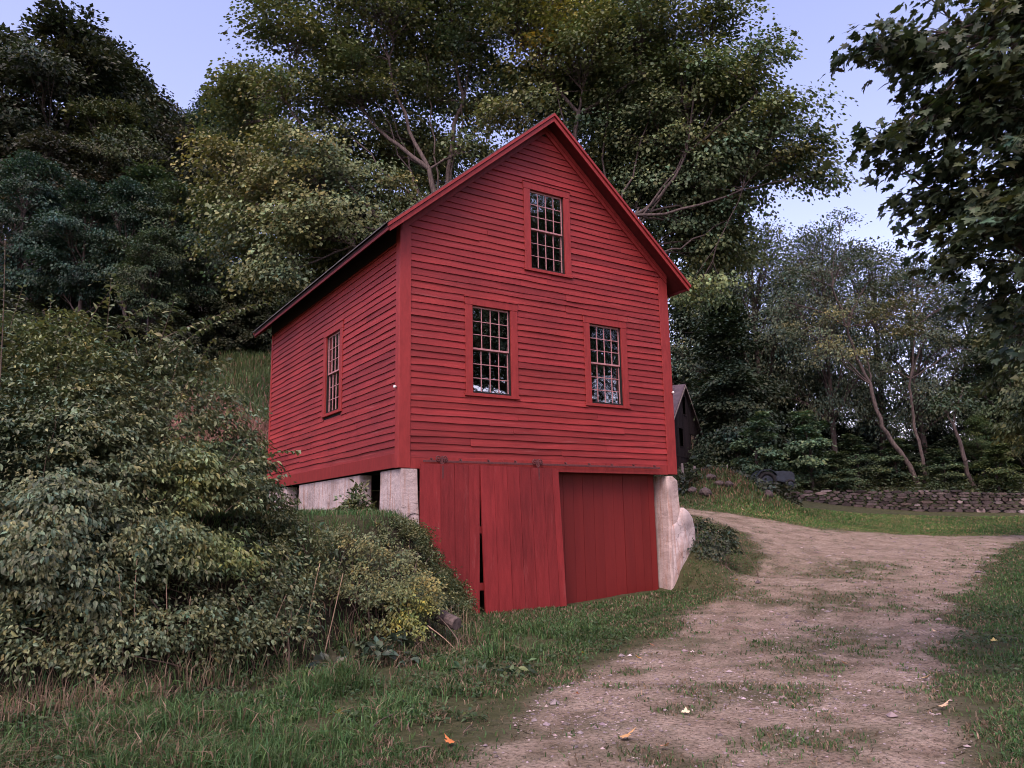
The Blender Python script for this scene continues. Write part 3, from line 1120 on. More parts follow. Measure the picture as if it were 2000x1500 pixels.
    F = np.stack([i_ + j2, i_ + (j2 + 1) % m, i_ + m + (j2 + 1) % m, i_ + m + j2], -1).reshape(-1, 4)
    mb.add(V, [F, np.array([list(range((len(zs) - 1) * m, len(zs) * m))])], (1.08, 1.10, 1.13))
    tag(mb.build('concrete_patch', MAT['concrete'], pier, True), 'lumpy pale concrete patch bulging from the pier')
    # cellar interior: floor is the ground; a dark ceiling and rear lining
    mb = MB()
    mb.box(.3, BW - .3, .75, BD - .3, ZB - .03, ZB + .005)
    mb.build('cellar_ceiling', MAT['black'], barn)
    # left sliding door: planks, the right group leaning away so a slit opens below
    mb = MB()
    xt = [.34, .74, 1.02, 1.31, 1.545]
    ztop_ = lambda x: ZB + .045 + .012 * math.sin(x * 1.4) + .008 * (x > 1.5)
    y0, y1 = -.135, -.098
    for a, b in zip(xt[:-1], xt[1:]):
        o = rng.normal(0, .0025)
        tv = rng.uniform(.82, 1.15)
        zb = .03 + rng.uniform(-.02, .02)
        mb.hexa([(a + .004, y0 + o, zb), (a + .004, y0 + o, ztop_(a)), (a + .004, y1, zb), (a + .004, y1, ztop_(a)),
                 (b - .003 - .03 * (b > 1.5), y0 + o, zb), (b - .003, y0 + o, ztop_(b)), (b - .003 - .03 * (b > 1.5), y1, zb), (b - .003, y1, ztop_(b))], (tv, tv, tv))
    xt = [1.55, 1.84, 2.13, 2.40, 2.66, 2.95, 3.17, 3.325]
    for a, b in zip(xt[:-1], xt[1:]):
        o = rng.normal(0, .0025)
        tv = rng.uniform(.82, 1.15)
        za, zb_ = -.015 + .012 * (a - 1.5), -.015 + .012 * (b - 1.5)
        sa, sb = .065 + .025 * (a - 1.55) / 1.8, .065 + .025 * (b - 1.55) / 1.8
        za2, zb2 = ztop_(a) - .012, ztop_(b) - .012
        yb = -.16
        mb.hexa([(a + sa + .003, yb + o, za + .02), (a + .003, y0 + o, za2), (a + sa + .003, yb + .037, za + .02), (a + .003, y1, za2),
                 (b + sb - .003, yb + o, zb_ + .02), (b - .003, y0 + o, zb2), (b + sb - .003, yb + .037, zb_ + .02), (b - .003, y1, zb2)], (tv, tv, tv))
    door = mb.build('sliding_door', MAT['red_door'], barn)
    tag(door, 'warped plank door with a black slit between its boards')
    mb = MB()
    for z in (.42, 1.42, 2.25):
        mb.box(.36, 3.30, -.090, -.060, z, z + .13)
    mb.build('door_batten', MAT['red_door'], door)
    # right door, set back in the opening
    mb = MB()
    xt = np.array([3.05, 3.45, 3.72, 3.98, 4.22, 4.50, 4.74, 5.03, 5.30, 5.56, 5.80, 6.02, 6.19])
    for a, b in zip(xt[:-1], xt[1:]):
        o = rng.normal(0, .002)
        tv = rng.uniform(.88, 1.1)
        mb.box(a + .003, b - .003, .27 + o, .305, -.05, ZB - .01, (tv * .85, tv * .82, tv * .82))  # tint lowered: the shade of the recess is put into the planks
    d2 = mb.build('sliding_door', MAT['red_door_flat'], barn)
    tag(d2, 'flat plank door set back in the opening')
    mb = MB()
    for z in (.45, 1.9):
        mb.box(3.1, 6.1, .307, .335, z, z + .13)
    mb.build('door_batten', MAT['red_door'], d2)
    mb = MB()
    mb.box(6.20, 6.285, .40, .50, -.1, ZB - .04)
    mb.build('door_post', MAT['greywood'], barn)
    # little latch box at the left edge
    mb = MB()
    mb.box(.345, .50, -.175, -.137, 1.30, 1.36, (.5, .5, .5), .004)
    mb.box(.36, .485, -.16, -.137, .95, 1.295, (.9, .9, .9), .004)
    mb.build('door_latch', MAT['red_door'], barn)
    # overhead rail with brackets and two roller hangers
    mb = MB()
    mb.box(.42, 6.08, -.085, -.072, ZB + .085, ZB + .125, bev=.003)
    mb.build('door_track', MAT['iron'], barn)
    for x in np.linspace(.6, 5.95, 10):
        mb2 = MB()
        mb2.tube([(x, -.026, ZB + .15), (x, -.075, ZB + .15), (x, -.08, ZB + .12)], .010, 6)
        mb2.box(x - .018, x + .018, -.034, -.0265, ZB + .125, ZB + .170)
        mb2.build('track_bracket', MAT['iron'], barn)
    for x in (.78, 2.86):
        mb = MB()
        for s in (-.065, .065):
            c = np.array([x + s, -.092, ZB + .150])
            th = np.linspace(0, 2 * PI, 15)
            P = np.stack([c[0] + .046 * np.cos(th), np.full(15, c[1]), c[2] + .046 * np.sin(th)], 1)
            mb.tube(P, .012, 6, cap=False)
            mb.box(c[0] - .044, c[0] + .044, c[1] - .006, c[1] + .006, c[2] - .008, c[2] + .008)
            mb.box(c[0] - .008, c[0] + .008, c[1] - .006, c[1] + .006, c[2] - .044, c[2] + .044)
            mb.tube([(c[0], -.11, c[2]), (c[0], -.07, c[2])], .014, 8)
        mb.box(x - .016, x + .016, -.118, -.106, ZB - .04, ZB + .20, bev=.003)
        mb.box(x - .085, x + .085, -.117, -.107, ZB + .135, ZB + .165, bev=.003)
        mb.tube([(x - .05, -.112, ZB + .15), (x - .035, -.112, ZB + .07), (x, -.115, ZB + .05)], .009, 6)
        mb.tube([(x + .05, -.112, ZB + .15), (x + .035, -.112, ZB + .07), (x, -.115, ZB + .05)], .009, 6)
        mb.box(x - .014, x + .014, -.141, -.1365, ZB - .20, ZB + .02)
        mb.build('roller_hanger', MAT['iron'], barn)


build_cellar()


# ------------------------------------------------------------------ foliage
def tmpl(outline, cup=0.0, droop=0.0, centre=(0.42, 0)):
    """leaf template: fan of triangles about a centre; x along the leaf, y across, z up"""
    o = np.array(outline, float)
    c = np.array([centre], float)
    P = np.concatenate([c, o])
    z = cup * np.abs(P[:, 1]) - droop * P[:, 0] ** 2
    n = len(o)
    F = np.array([[0, i + 1, (i + 1) % n + 1] for i in range(n)])
    return np.column_stack([P, z]), F


_half = [(0.0, 0.02), (-.06, .20), (.10, .30), (.06, .52), (.26, .40), (.40, .62), (.46, .46), (.62, .50), (.50, .26), (.56, .15), (.72, .24), (.78, .12), (1.0, 0.0)]
MAPLE = tmpl(_half + [(x, -y) for x, y in _half[-2::-1]], .12, .25)
OVATE = tmpl([(0, 0), (.18, .17), (.45, .26), (.75, .16), (1, 0), (.75, -.16), (.45, -.26), (.18, -.17)], .25, .35, (.45, 0))
DIAM = (np.array([(0, 0, 0), (.42, .34, .06), (1, 0, -.18), (.42, -.34, .06), ]), np.array([[0, 1, 2], [0, 2, 3]]))
STAR = (np.array([(0, 0, 0), (.12, .36, .05), (.50, .42, .0), (1, 0, -.2), (.50, -.42, .0), (.12, -.36, .05)]), np.array([[0, 1, 3], [1, 2, 3], [0, 3, 5], [3, 4, 5]]))


def unit(v):
    return v / (np.linalg.norm(v, axis=-1, keepdims=True) + 1e-9)


def leaves(P, A, Nn, S, tp, T):
    """leaf k at P with axis A, normal Nn, length S, colour T"""
    A = unit(A)
    B = unit(np.cross(Nn, A))
    Nn = np.cross(A, B)
    tv, tf = tp
    V = P[:, None] + S[:, None, None] * (tv[None, :, 0, None] * A[:, None] + tv[None, :, 1, None] * B[:, None] + tv[None, :, 2, None] * Nn[:, None])
    k = len(tv)
    F = (np.arange(len(P)) * k)[:, None, None] + tf[None]
    return V.reshape(-1, 3), F.reshape(-1, tf.shape[1]), np.repeat(T, k, axis=0)


def rdir(rng, n):
    return unit(rng.normal(0, 1, (n, 3)))


def leaf_tint(rng, n, var=.25, yel=0.0, yelcol=(2.6, 1.7, .8), base=None):
    v = np.exp(rng.normal(0, var, n))
    h = rng.normal(0, .10, n)
    T = np.stack([v * (1 + h), v, v * (1 - h * .6)], 1)
    if base is not None:
        T = T * base
    if yel > 0:
        m = rng.random(n) < yel
        T[m] = T[m] * np.array(yelcol)
    return T


def lobe_clumps(rng, c, r, n, shell=.5):
    d = rdir(rng, n)
    d[:, 2] = np.where(d[:, 2] < -.55, -d[:, 2] * .6, d[:, 2])
    rad = shell + (1 - shell) * rng.random(n) ** .7
    return np.asarray(c) + d * rad[:, None] * np.asarray(r)


def spray(rng, centres, crad, nl, size, flat=.34, centre0=None, yelmap=None, var=.25, droop=.35, tp=DIAM, cvar=.22, up=.9):
    """leaves gathered in flattened clumps around the given centres"""
    m = len(centres)
    cr = crad * np.exp(rng.normal(0, .25, m))
    idx = np.repeat(np.arange(m), nl)
    n = len(idx)
    off = np.clip(rng.normal(0, 1, (n, 3)), -1.7, 1.7) * np.array([1, 1, flat]) * .55
    # clumps tilt outwards a little
    out = centres - (centre0 if centre0 is not None else centres.mean(0))
    out = unit(out * np.array([1, 1, .5]))
    P = centres[idx] + off * cr[idx][:, None]
    P[:, 2] -= .22 * cr[idx] * (off[:, 0] ** 2 + off[:, 1] ** 2)
    A = unit(off * np.array([1, 1, .2]) + out[idx] * .8 + rng.normal(0, .55, (n, 3)))
    A[:, 2] -= droop
    Nn = np.array([0, 0, up]) + out[idx] * .45 + rng.normal(0, .45, (n, 3))
    S = size * np.exp(rng.normal(0, .22, n))
    ct = np.clip(np.exp(rng.normal(0, cvar, m)), .55, 1.55)
    ch = rng.normal(0, .10, m)
    cT = np.stack([ct * (1 + ch), ct, ct * (1 - ch)], 1)
    if yelmap is not None:
        cT = cT * yelmap(centres)
    T = leaf_tint(rng, n, var) * cT[idx]
    return leaves(P, A, Nn, S, tp, T)


def limb(rng, mb, p0, p1, r0, r1, k=6, sag=.12, n=6):
    p0, p1 = np.asarray(p0, float), np.asarray(p1, float)
    L = np.linalg.norm(p1 - p0)
    mid = (p0 + p1) / 2 + rng.normal(0, .08, 3) * L + np.array([0, 0, sag * L])
    P = bez(p0, mid, p1, n)
    P[1:-1] += rng.normal(0, .012 * L, (n - 2, 3))
    mb.tube(P, np.linspace(r0, r1, n), k, cap=False)
    return P


def tree_thing(name, loc, label, cat='tree', group=None):
    return empty(name, loc, label, cat, group)


LEAFCOL = {}


def build_tree(name, label, base, forks, lobes, leafsize, nl, col, seed, trunk_r=.35, crad=.75, ncl=26, tp=DIAM, yelmap=None, group=None,
               flat=.34, bark='bark', shell=.5, var=.25, twig=.02, droop=.35, leafmat='leaf', extra=()):
    """lobes: (centre, radius) in world; forks: list of (point, radius, parent index) making the trunk skeleton"""
    rng = np.random.default_rng(seed)
    t = tree_thing(name, base, label, 'tree', group)
    base = np.asarray(base, float)
    mb = MB()
    pts = [np.asarray(f[0], float) for f in forks]
    for i, f in enumerate(forks):
        if f[2] is None:
            continue
        q = forks[f[2]]
        limb(rng, mb, q[0], f[0], q[1] if i == 1 else min(q[1], f[1] * 1.8), f[1], 8, .0, 8)
    Vs, Fs, Ts, n = [], [], [], 0
    cen = np.mean([l[0] for l in lobes], axis=0)
    for (c, r) in lobes:
        c = np.asarray(c, float)
        rr = np.array([r, r, r * .8]) if np.isscalar(r) else np.asarray(r)
        k = max(6, int(ncl * (rr[0] / 2.4) ** 2))
        cl = lobe_clumps(rng, c, rr, k, shell)
        # a limb from the nearest fork below to the lobe, then twigs out to the clumps
        cand = [i for i, f in enumerate(forks) if f[2] is not None or len(forks) == 1]
        fi = min(cand, key=lambda i: np.linalg.norm((pts[i] - c) * np.array([1, 1, .8])) + (2.5 if pts[i][2] > c[2] else 0))
        lp = limb(rng, mb, pts[fi], c, min(.05, forks[fi][1] * .7), .022, 6, .05, 8)
        for j in range(k):
            s = lp[rng.integers(3, 8)]
            limb(rng, mb, s, cl[j], twig * 1.5, twig * .5, 4, .06, 4)
        V, F, T = spray(rng, cl, crad, nl, leafsize, flat, cen, yelmap, var, droop, tp)
        Vs.append(V)
        Fs.append(F + n)
        Ts.append(T)
        n += len(V)
    for (q0, q1, q2, dd) in extra:
        P = bez(at(*q0, dd), at(*q1, dd), at(*q2, dd), 14)
        P[1:-1] += rng.normal(0, .07, (12, 3))
        mb.tube(P, np.linspace(.048, .012, 14), 6, cap=False)
    mb.build('trunk', MAT[bark], t, True, local=base)
    cr = mk('crown', np.concatenate(Vs), np.concatenate(Fs), MAT[leafmat], t, np.concatenate(Ts), local=base)
    cr.color = (*col, 1)
    return t


def A3(u, v, d):
    return at(u, v, d)


def autumn(cen_list, strength=1.0):
    """patches of a crown whose leaves have turned"""
    C = [(np.asarray(c), r, np.asarray(k)) for c, r, k in cen_list]

    def f(P):
        out = np.ones((len(P), 3))
        for c, r, k in C:
            m = np.exp(-(np.linalg.norm(P - c, axis=1) / r) ** 2)[:, None] * strength
            out = out * (1 + m * (k - 1))
        return out
    return f


# the two big maples behind the barn
def fill(seed, boxes, ns, d0, d1):
    r_ = np.random.default_rng(seed)
    return [(r_.uniform(b[0], b[1]), r_.uniform(b[2], b[3]), r_.uniform(d0, d1), r_.uniform(1.3, 2.0)) for b, n in zip(boxes, ns) for _ in range(n)]


OLIVE = (0.108, 0.136, 0.062)
GREEN = (0.096, 0.130, 0.062)
YEL = (1.6, 1.35, .85)
ORA = (1.75, 1.2, .85)


def maples():
    bx, by = lw(-1.6, 27.2)
    b = np.array([bx, by, hz(bx, by)])
    T = lambda u, v, d: A3(u, v, d)
    forks = [(b, .50, None), (T(868, 560, 27), .30, 0), (T(838, 330, 26.6), .09, 1), (T(760, 118, 26.8), .045, 2), (T(905, 200, 27.5), .07, 1), (T(880, 90, 27.5), .05, 4), (T(640, 300, 26), .06, 1),
             (T(560, 200, 26), .04, 6), (T(690, 480, 25.5), .06, 1), (T(735, 250, 27), .06, 2)]
    lob = [(590, 75, 27, 2.2), (555, 200, 26, 1.5), (430, 320, 25.4, 1.25), (500, 400, 25.2, 1.8), (610, 330, 26, 2.2), (620, 470, 25, 2.2), (545, 540, 24.8, 1.3), (690, 170, 27.5, 2.6), (760, 20, 27, 3.0),
           (650, -40, 27, 2.3), (820, 190, 28.4, 2.2), (720, 400, 26.6, 2.0), (880, 40, 27, 2.8), (730, 560, 25.5, 1.7), (480, 500, 26.5, 1.4), (680, -200, 27.5, 3.0), (850, -220, 27.5, 3.6), (430, 400, 27, 1.1),
           (830, 300, 29.5, 1.8), (920, 300, 27.5, 1.5), (760, 300, 29, 1.8), (690, 300, 28, 1.7), (800, 430, 28, 1.9), (860, 380, 29, 1.6), (900, 140, 29, 2.0), (950, 220, 28.5, 1.5), (650, 400, 27, 1.6), (800, 120, 29, 1.8)]
    lobes = [(T(u, v, d), r) for u, v, d, r in lob + fill(211, [(430, 940, -60, 330), (480, 830, 60, 500), (560, 760, 380, 600)], (5, 8, 7), 27, 30)]
    ym = autumn([(T(395, 300, 25.4), 1.0, ORA), (T(480, 330, 25), .9, ORA), (T(560, 300, 25), 1.0, YEL), (T(430, 410, 25), .9, YEL), (T(600, 430, 24.5), 1.3, (1.15, 1.1, .9)), (T(470, 110, 26), 1.0, (1.2, 1.1, .9)), (T(560, 420, 24.6), .6, (1.5, 1.05, .9))], .7)
    build_tree('maple_tree', 'big spreading maple with olive and orange leaves, behind the left slope of the red roof', b, forks, lobes, .112, 185, OLIVE, 21, .5, .82, 35, STAR, ym, twig=.012, shell=.3, extra=[((870, 520), (800, 320), (700, 130), 27), ((850, 420), (735, 330), (600, 170), 26.6), ((860, 470), (900, 260), (930, 60), 27.4), ((865, 480), (850, 250), (820, 60), 27.2), ((850, 520), (680, 420), (480, 330), 25.6), ((860, 480), (770, 240), (690, 40), 27.4), ((872, 520), (940, 330), (980, 160), 28)])
    bx, by = lw(4.0, 26.0)
    b = np.array([bx, by, hz(bx, by)])
    forks = [(b, .55, None), (T(1165, 520, 26), .30, 0), (T(1010, 300, 26.5), .06, 1), (T(1130, 220, 26), .07, 1), (T(1240, 420, 25.6), .06, 1), (T(1340, 300, 25.4), .038, 4), (T(1480, 180, 25), .04, 5),
             (T(1450, 370, 25.5), .03, 4), (T(1250, 150, 26), .06, 3), (T(1060, 130, 26), .06, 3), (T(1380, 100, 25.6), .04, 5)]
    lob = [(1000, 60, 26, 2.6), (1010, 225, 25, 1.3), (1120, 130, 26, 2.6), (1250, 60, 26, 2.9), (1330, 190, 26, 2.5), (1450, 150, 25, 1.9), (1530, 225, 25, 1.5), (1565, 300, 25, 1.15), (1460, 300, 26, 2.0), (1320, 360, 27, 2.0),
           (1250, 280, 26.6, 2.3), (1390, 60, 26, 1.5), (1365, 560, 27, 1.0), (1130, -120, 26.5, 3.4), (1320, -120, 26.5, 3.0), (960, -120, 26.5, 3.0), (1200, 230, 27.5, 1.8), (1120, 290, 27.5, 1.4), (1420, 420, 27.5, 1.3),
           (1600, 345, 25.2, .6), (1400, 470, 28, 1.5), (1250, 380, 28, 1.8), (1180, 160, 28, 2.2), (1060, 180, 28, 1.8), (1340, 440, 28, 1.8), (1400, 330, 27.5, 2.0), (1500, 330, 27, 1.4), (1290, 180, 28, 2.0), (1450, 240, 27, 1.8), (1390, 180, 27, 1.8), (1320, 300, 28.5, 2)]
    lobes = [(T(u, v, d), r) for u, v, d, r in lob + fill(212, [(980, 1420, -60, 300), (1180, 1480, 120, 420), (1240, 1440, 300, 520)], (6, 7, 7), 26.5, 29.5)]
    ym = autumn([(T(1000, 225, 25), .75, ORA), (T(1050, 60, 25), 1.6, (1.7, 1.4, .9)), (T(1130, 20, 25), 1.5, YEL), (T(1050, 100, 25), .6, ORA), (T(1360, 580, 27), 1.2, (1.15, 1.1, .85)), (T(1390, 260, 25), .6, ORA),
                 (T(1300, 250, 25), 1.1, (1.4, 1.3, 1)), (T(1500, 200, 24.6), 1.0, (1.5, 1.3, .9)), (T(1400, 110, 24.8), 1.2, (1.3, 1.25, .9))])
    build_tree('maple_tree', 'big spreading maple rising above the roof peak and reaching right', b, forks, lobes, .112, 185, GREEN, 22, .5, .82, 35, STAR, ym, twig=.012, shell=.3, extra=[((1180, 520), (1330, 330), (1560, 60), 26.4), ((1190, 480), (1250, 260), (1330, 40), 25.8), ((1170, 500), (1110, 240), (1040, 20), 26.2), ((1190, 500), (1380, 280), (1450, 90), 25.6), ((1210, 520), (1380, 470), (1480, 390), 26.5), ((1175, 480), (1180, 200), (1210, 0), 26.4)])


maples()


# the near maple that leans in from the right, its trunk just out of view
def near_maple():
    rng = np.random.default_rng(33)
    bx, by = lw(7.6, 6.8)
    b = np.array([bx, by, hz(bx, by)])
    T = A3
    forks = [(b, .38, None), (b + np.array([.05, .1, 3.2]), .30, 0), (b + np.array([-.1, .2, 5.5]), .2, 1), (T(2080, 260, 6.9), .05, 2), (T(2050, 520, 7.0), .05, 1), (T(1960, 60, 6.6), .03, 3)]
    lob = [(1700, 95, 6.3, .28), (1770, 60, 6.3, .20), (1760, 110, 6.5, .30), (1850, 130, 6.4, .42), (1920, 60, 6.5, .45), (1930, 230, 6.5, .50), (1850, 240, 6.5, .40), (1780, 180, 6.5, .22), (1720, 285, 6.3, .26), (1790, 280, 6.4, .30),
           (1860, 340, 6.5, .36), (1760, 325, 6.4, .15), (1980, 150, 6.2, .5), (1980, 330, 6.3, .5), (1870, 420, 6.6, .38), (1790, 410, 6.8, .26), (1960, 450, 6.2, .45), (1900, 510, 6.5, .36), (1960, 580, 6.6, .36), (1990, 660, 6.8, .26),
           (1820, 0, 6.5, .12), (2080, 0, 6.4, .7), (2090, 250, 6.4, .7), (2090, 450, 6.4, .6), (2230, 150, 6.6, 1.0), (2230, 420, 6.7, .8), (1930, -60, 6.6, .4), (2100, -200, 6.8, .9), (2300, -150, 7, 1.2), (1850, 475, 6.8, .22), (2000, 50, 7.0, .5), (1960, 250, 7.2, .5), (1990, 420, 7.1, .5)]
    t = tree_thing('maple_tree', b, 'near maple whose dark branches hang into the photo from the upper right corner', 'tree')
    mb = MB()
    for i, f in enumerate(forks):
        if f[2] is not None:
            q = forks[f[2]]
            limb(rng, mb, q[0], f[0], q[1] if i < 3 else min(q[1], f[1] * 1.7), f[1], 8, 0, 8)
    Vs, Fs, Ts, n = [], [], [], 0
    pts = [np.asarray(f[0]) for f in forks]
    for (u, v, d, r) in lob:
        c = T(u, v, d)
        k = max(2, int(22 * (r / .4) ** 2))
        cl = lobe_clumps(rng, c, (r, r, r * .85), k, .2)
        fi = min(range(2, len(forks)), key=lambda i: np.linalg.norm(pts[i] - c))
        lp = limb(rng, mb, pts[fi], c, .02, .006, 5, .03, 8)
        for j in range(k):
            limb(rng, mb, lp[rng.integers(4, 8)], cl[j], .005, .002, 4, .05, 4)
        V, F, Tn = spray(rng, cl, .17, 14, .088, .38, c + np.array([.6, -.3, -.1]), None, .2, .30, MAPLE, .15, .8)
        Vs.append(V)
        Fs.append(F + n)
        Ts.append(Tn)
        n += len(V)
    mb.build('trunk', MAT['bark'], t, True, local=b)
    cr = mk('crown', np.concatenate(Vs), np.concatenate(Fs), MAT['leaf'], t, np.concatenate(Ts), local=b)
    cr.color = (0.042, 0.062, 0.032, 1)


near_maple()


# ------------------------------------------------------------------ forest trees: a few individuals, copied
def proto_tree(seed, H=12.0, W=3.4, low=.30, nlobe=13, ncl=15, nl=110, leaf=.20, crad=.85, conifer=False, flat=.30):
    """meshes (trunk, crown) of one tree of height H standing at the origin"""
    rng = np.random.default_rng(seed)
    mb = MB()
    top = np.array([rng.normal(0, .4), rng.normal(0, .4), H * .93])
    ax = bez([0, 0, -.6], [rng.normal(0, .5), rng.normal(0, .5), H * .5], top, 14)
    rad = np.linspace(H * .017, .03, 14)
    mb.tube(ax, rad, 8)
    C = []
    Vs, Fs, Ts, n = [], [], [], 0
    if conifer:
        m = 110
        for i in range(m):
            f = rng.random() ** .8
            z = H * (low * .5 + (1 - low * .5) * f)
            R = W * (1 - f) ** .8 * rng.uniform(.55, 1.05) + .15
            th = rng.uniform(0, 2 * PI)
            k = max(2, int(R * 2.2))
            for q in np.linspace(.3, 1, k):
                C.append([math.cos(th) * R * q + top[0] * f, math.sin(th) * R * q + top[1] * f, z - .35 * R * q * q])
            limb(rng, mb, [top[0] * f, top[1] * f, z], C[-1], .03, .01, 4, .02, 4)
        C = np.array(C)
        V, F, T = spray(rng, C, .75, nl // 2, leaf, .42, np.array([0, 0, H * .4]), None, .25, .5, DIAM, .2)
        Vs, Fs, Ts = [V], [F], [T]
    else:
        cen = np.array([0, 0, H * .6])
        for i in range(nlobe):
            f = (i + .5) / nlobe
            z = H * (low + (1 - low) * (f * .9))
            prof = math.sin(PI * min(1, .18 + .80 * f)) ** .7
            th = i * 2.4 + rng.normal(0, .3)
            R = W * prof * rng.uniform(.45, .75)
            r = W * rng.uniform(.38, .55) * (.6 + .4 * prof)
            c = np.array([math.cos(th) * R, math.sin(th) * R, z])
            cl = lobe_clumps(rng, c, (r, r, r * .72), ncl, .45)
            s = ax[min(13, max(3, int(13 * (z / H) * .8)))]
            lp = limb(rng, mb, s, c, .07, .03, 5, .03, 6)
            for j in range(ncl):
                limb(rng, mb, lp[rng.integers(2, 6)], cl[j], .022, .008, 4, .05, 4)
            V, F, T = spray(rng, cl, crad, nl, leaf, flat, cen, None, .24, .35, DIAM, .24)
            Vs.append(V)
            Fs.append(F + n)
            Ts.append(T)
            n += len(V)
        # crown tip
        cl = lobe_clumps(rng, [top[0], top[1], H * .93], (W * .35, W * .35, H * .07), ncl // 2, .3)
        V, F, T = spray(rng, cl, crad * .8, nl, leaf, .4, cen, None, .24, .3, DIAM, .2)
        Vs.append(V)
        Fs.append(F + n)
        Ts.append(T)
    return mb, np.concatenate(Vs), np.concatenate(Fs), np.concatenate(Ts)


PROTO = {}


def forest_tree(kind, u, d, vtop, col, label, width=1.0, rot=0.0, group=None, name='forest_tree', a=None, H=None, lean=(0, 0)):
    if a is None:
        p = at(u, 1000, d)
        x, y = p[0], p[1]
    else:
        x, y = lw(a, d)
    zb = hz(x, y)
    if H is None:
        H = at(u, vtop, d)[2] - zb
    sc = H / 12.8
    if kind not in PROTO:
        t = tree_thing(name, (x, y, zb), label, 'tree', group)
        mb, V, F, T = proto_tree(**KINDS[kind])
        tr = mb.build('trunk', MAT['bark'], t, True)
        cr = mk('crown', V, F, MAT['leaf'], t, T)
        PROTO[kind] = (tr, cr)
    else:
        t = tree_thing(name, (x, y, zb), label, 'tree', group)
        tr = PROTO[kind][0].copy()
        cr = PROTO[kind][1].copy()
        for o in (tr, cr):
            COL.objects.link(o)
            o.parent = t
    t.scale = (sc * width, sc * width, sc)
    t.rotation_euler = (lean[0], lean[1], rot)
    cr.color = (*col, 1)
    return t


KINDS = {
    'broad1': dict(seed=101, W=3.6, low=.28), 'broad2': dict(seed=102, W=3.3, low=.34, nlobe=15), 'broad3': dict(seed=103, W=3.9, low=.24, nlobe=12),
    'slim': dict(seed=104, W=2.3, low=.25, nlobe=12, ncl=13), 'airy': dict(flat=.45, seed=105, W=3.2, low=.22, nlobe=18, ncl=11, nl=85, leaf=.135, crad=.95),
    'tall': dict(seed=109, W=3.3, low=.46, nlobe=14, ncl=13, nl=80),
    'bushy': dict(flat=.55, seed=108, W=5.0, low=.02, nlobe=12, ncl=12, nl=80, leaf=.45, crad=1.1),
    'conifer': dict(seed=106, W=3.4, conifer=True, low=.02, nl=150), 'sapling': dict(flat=.6, seed=107, W=2.6, low=.10, nlobe=11, ncl=8, nl=60, leaf=.36, crad=.75),
}
DK = (0.0343, 0.0449, 0.0240)
DKB = (0.0363, 0.0399, 0.0240)
OLV = (0.0524, 0.0674, 0.0264)
BLU = (0.0302, 0.0599, 0.0408)
MID = (0.0403, 0.0649, 0.0312)
SIL = (0.0630, 0.0884, 0.0620)
LIT = (0.0504, 0.0832, 0.0300)
HEM = (0.0286, 0.0458, 0.0270)
PALE = (0.0714, 0.0988, 0.0620)

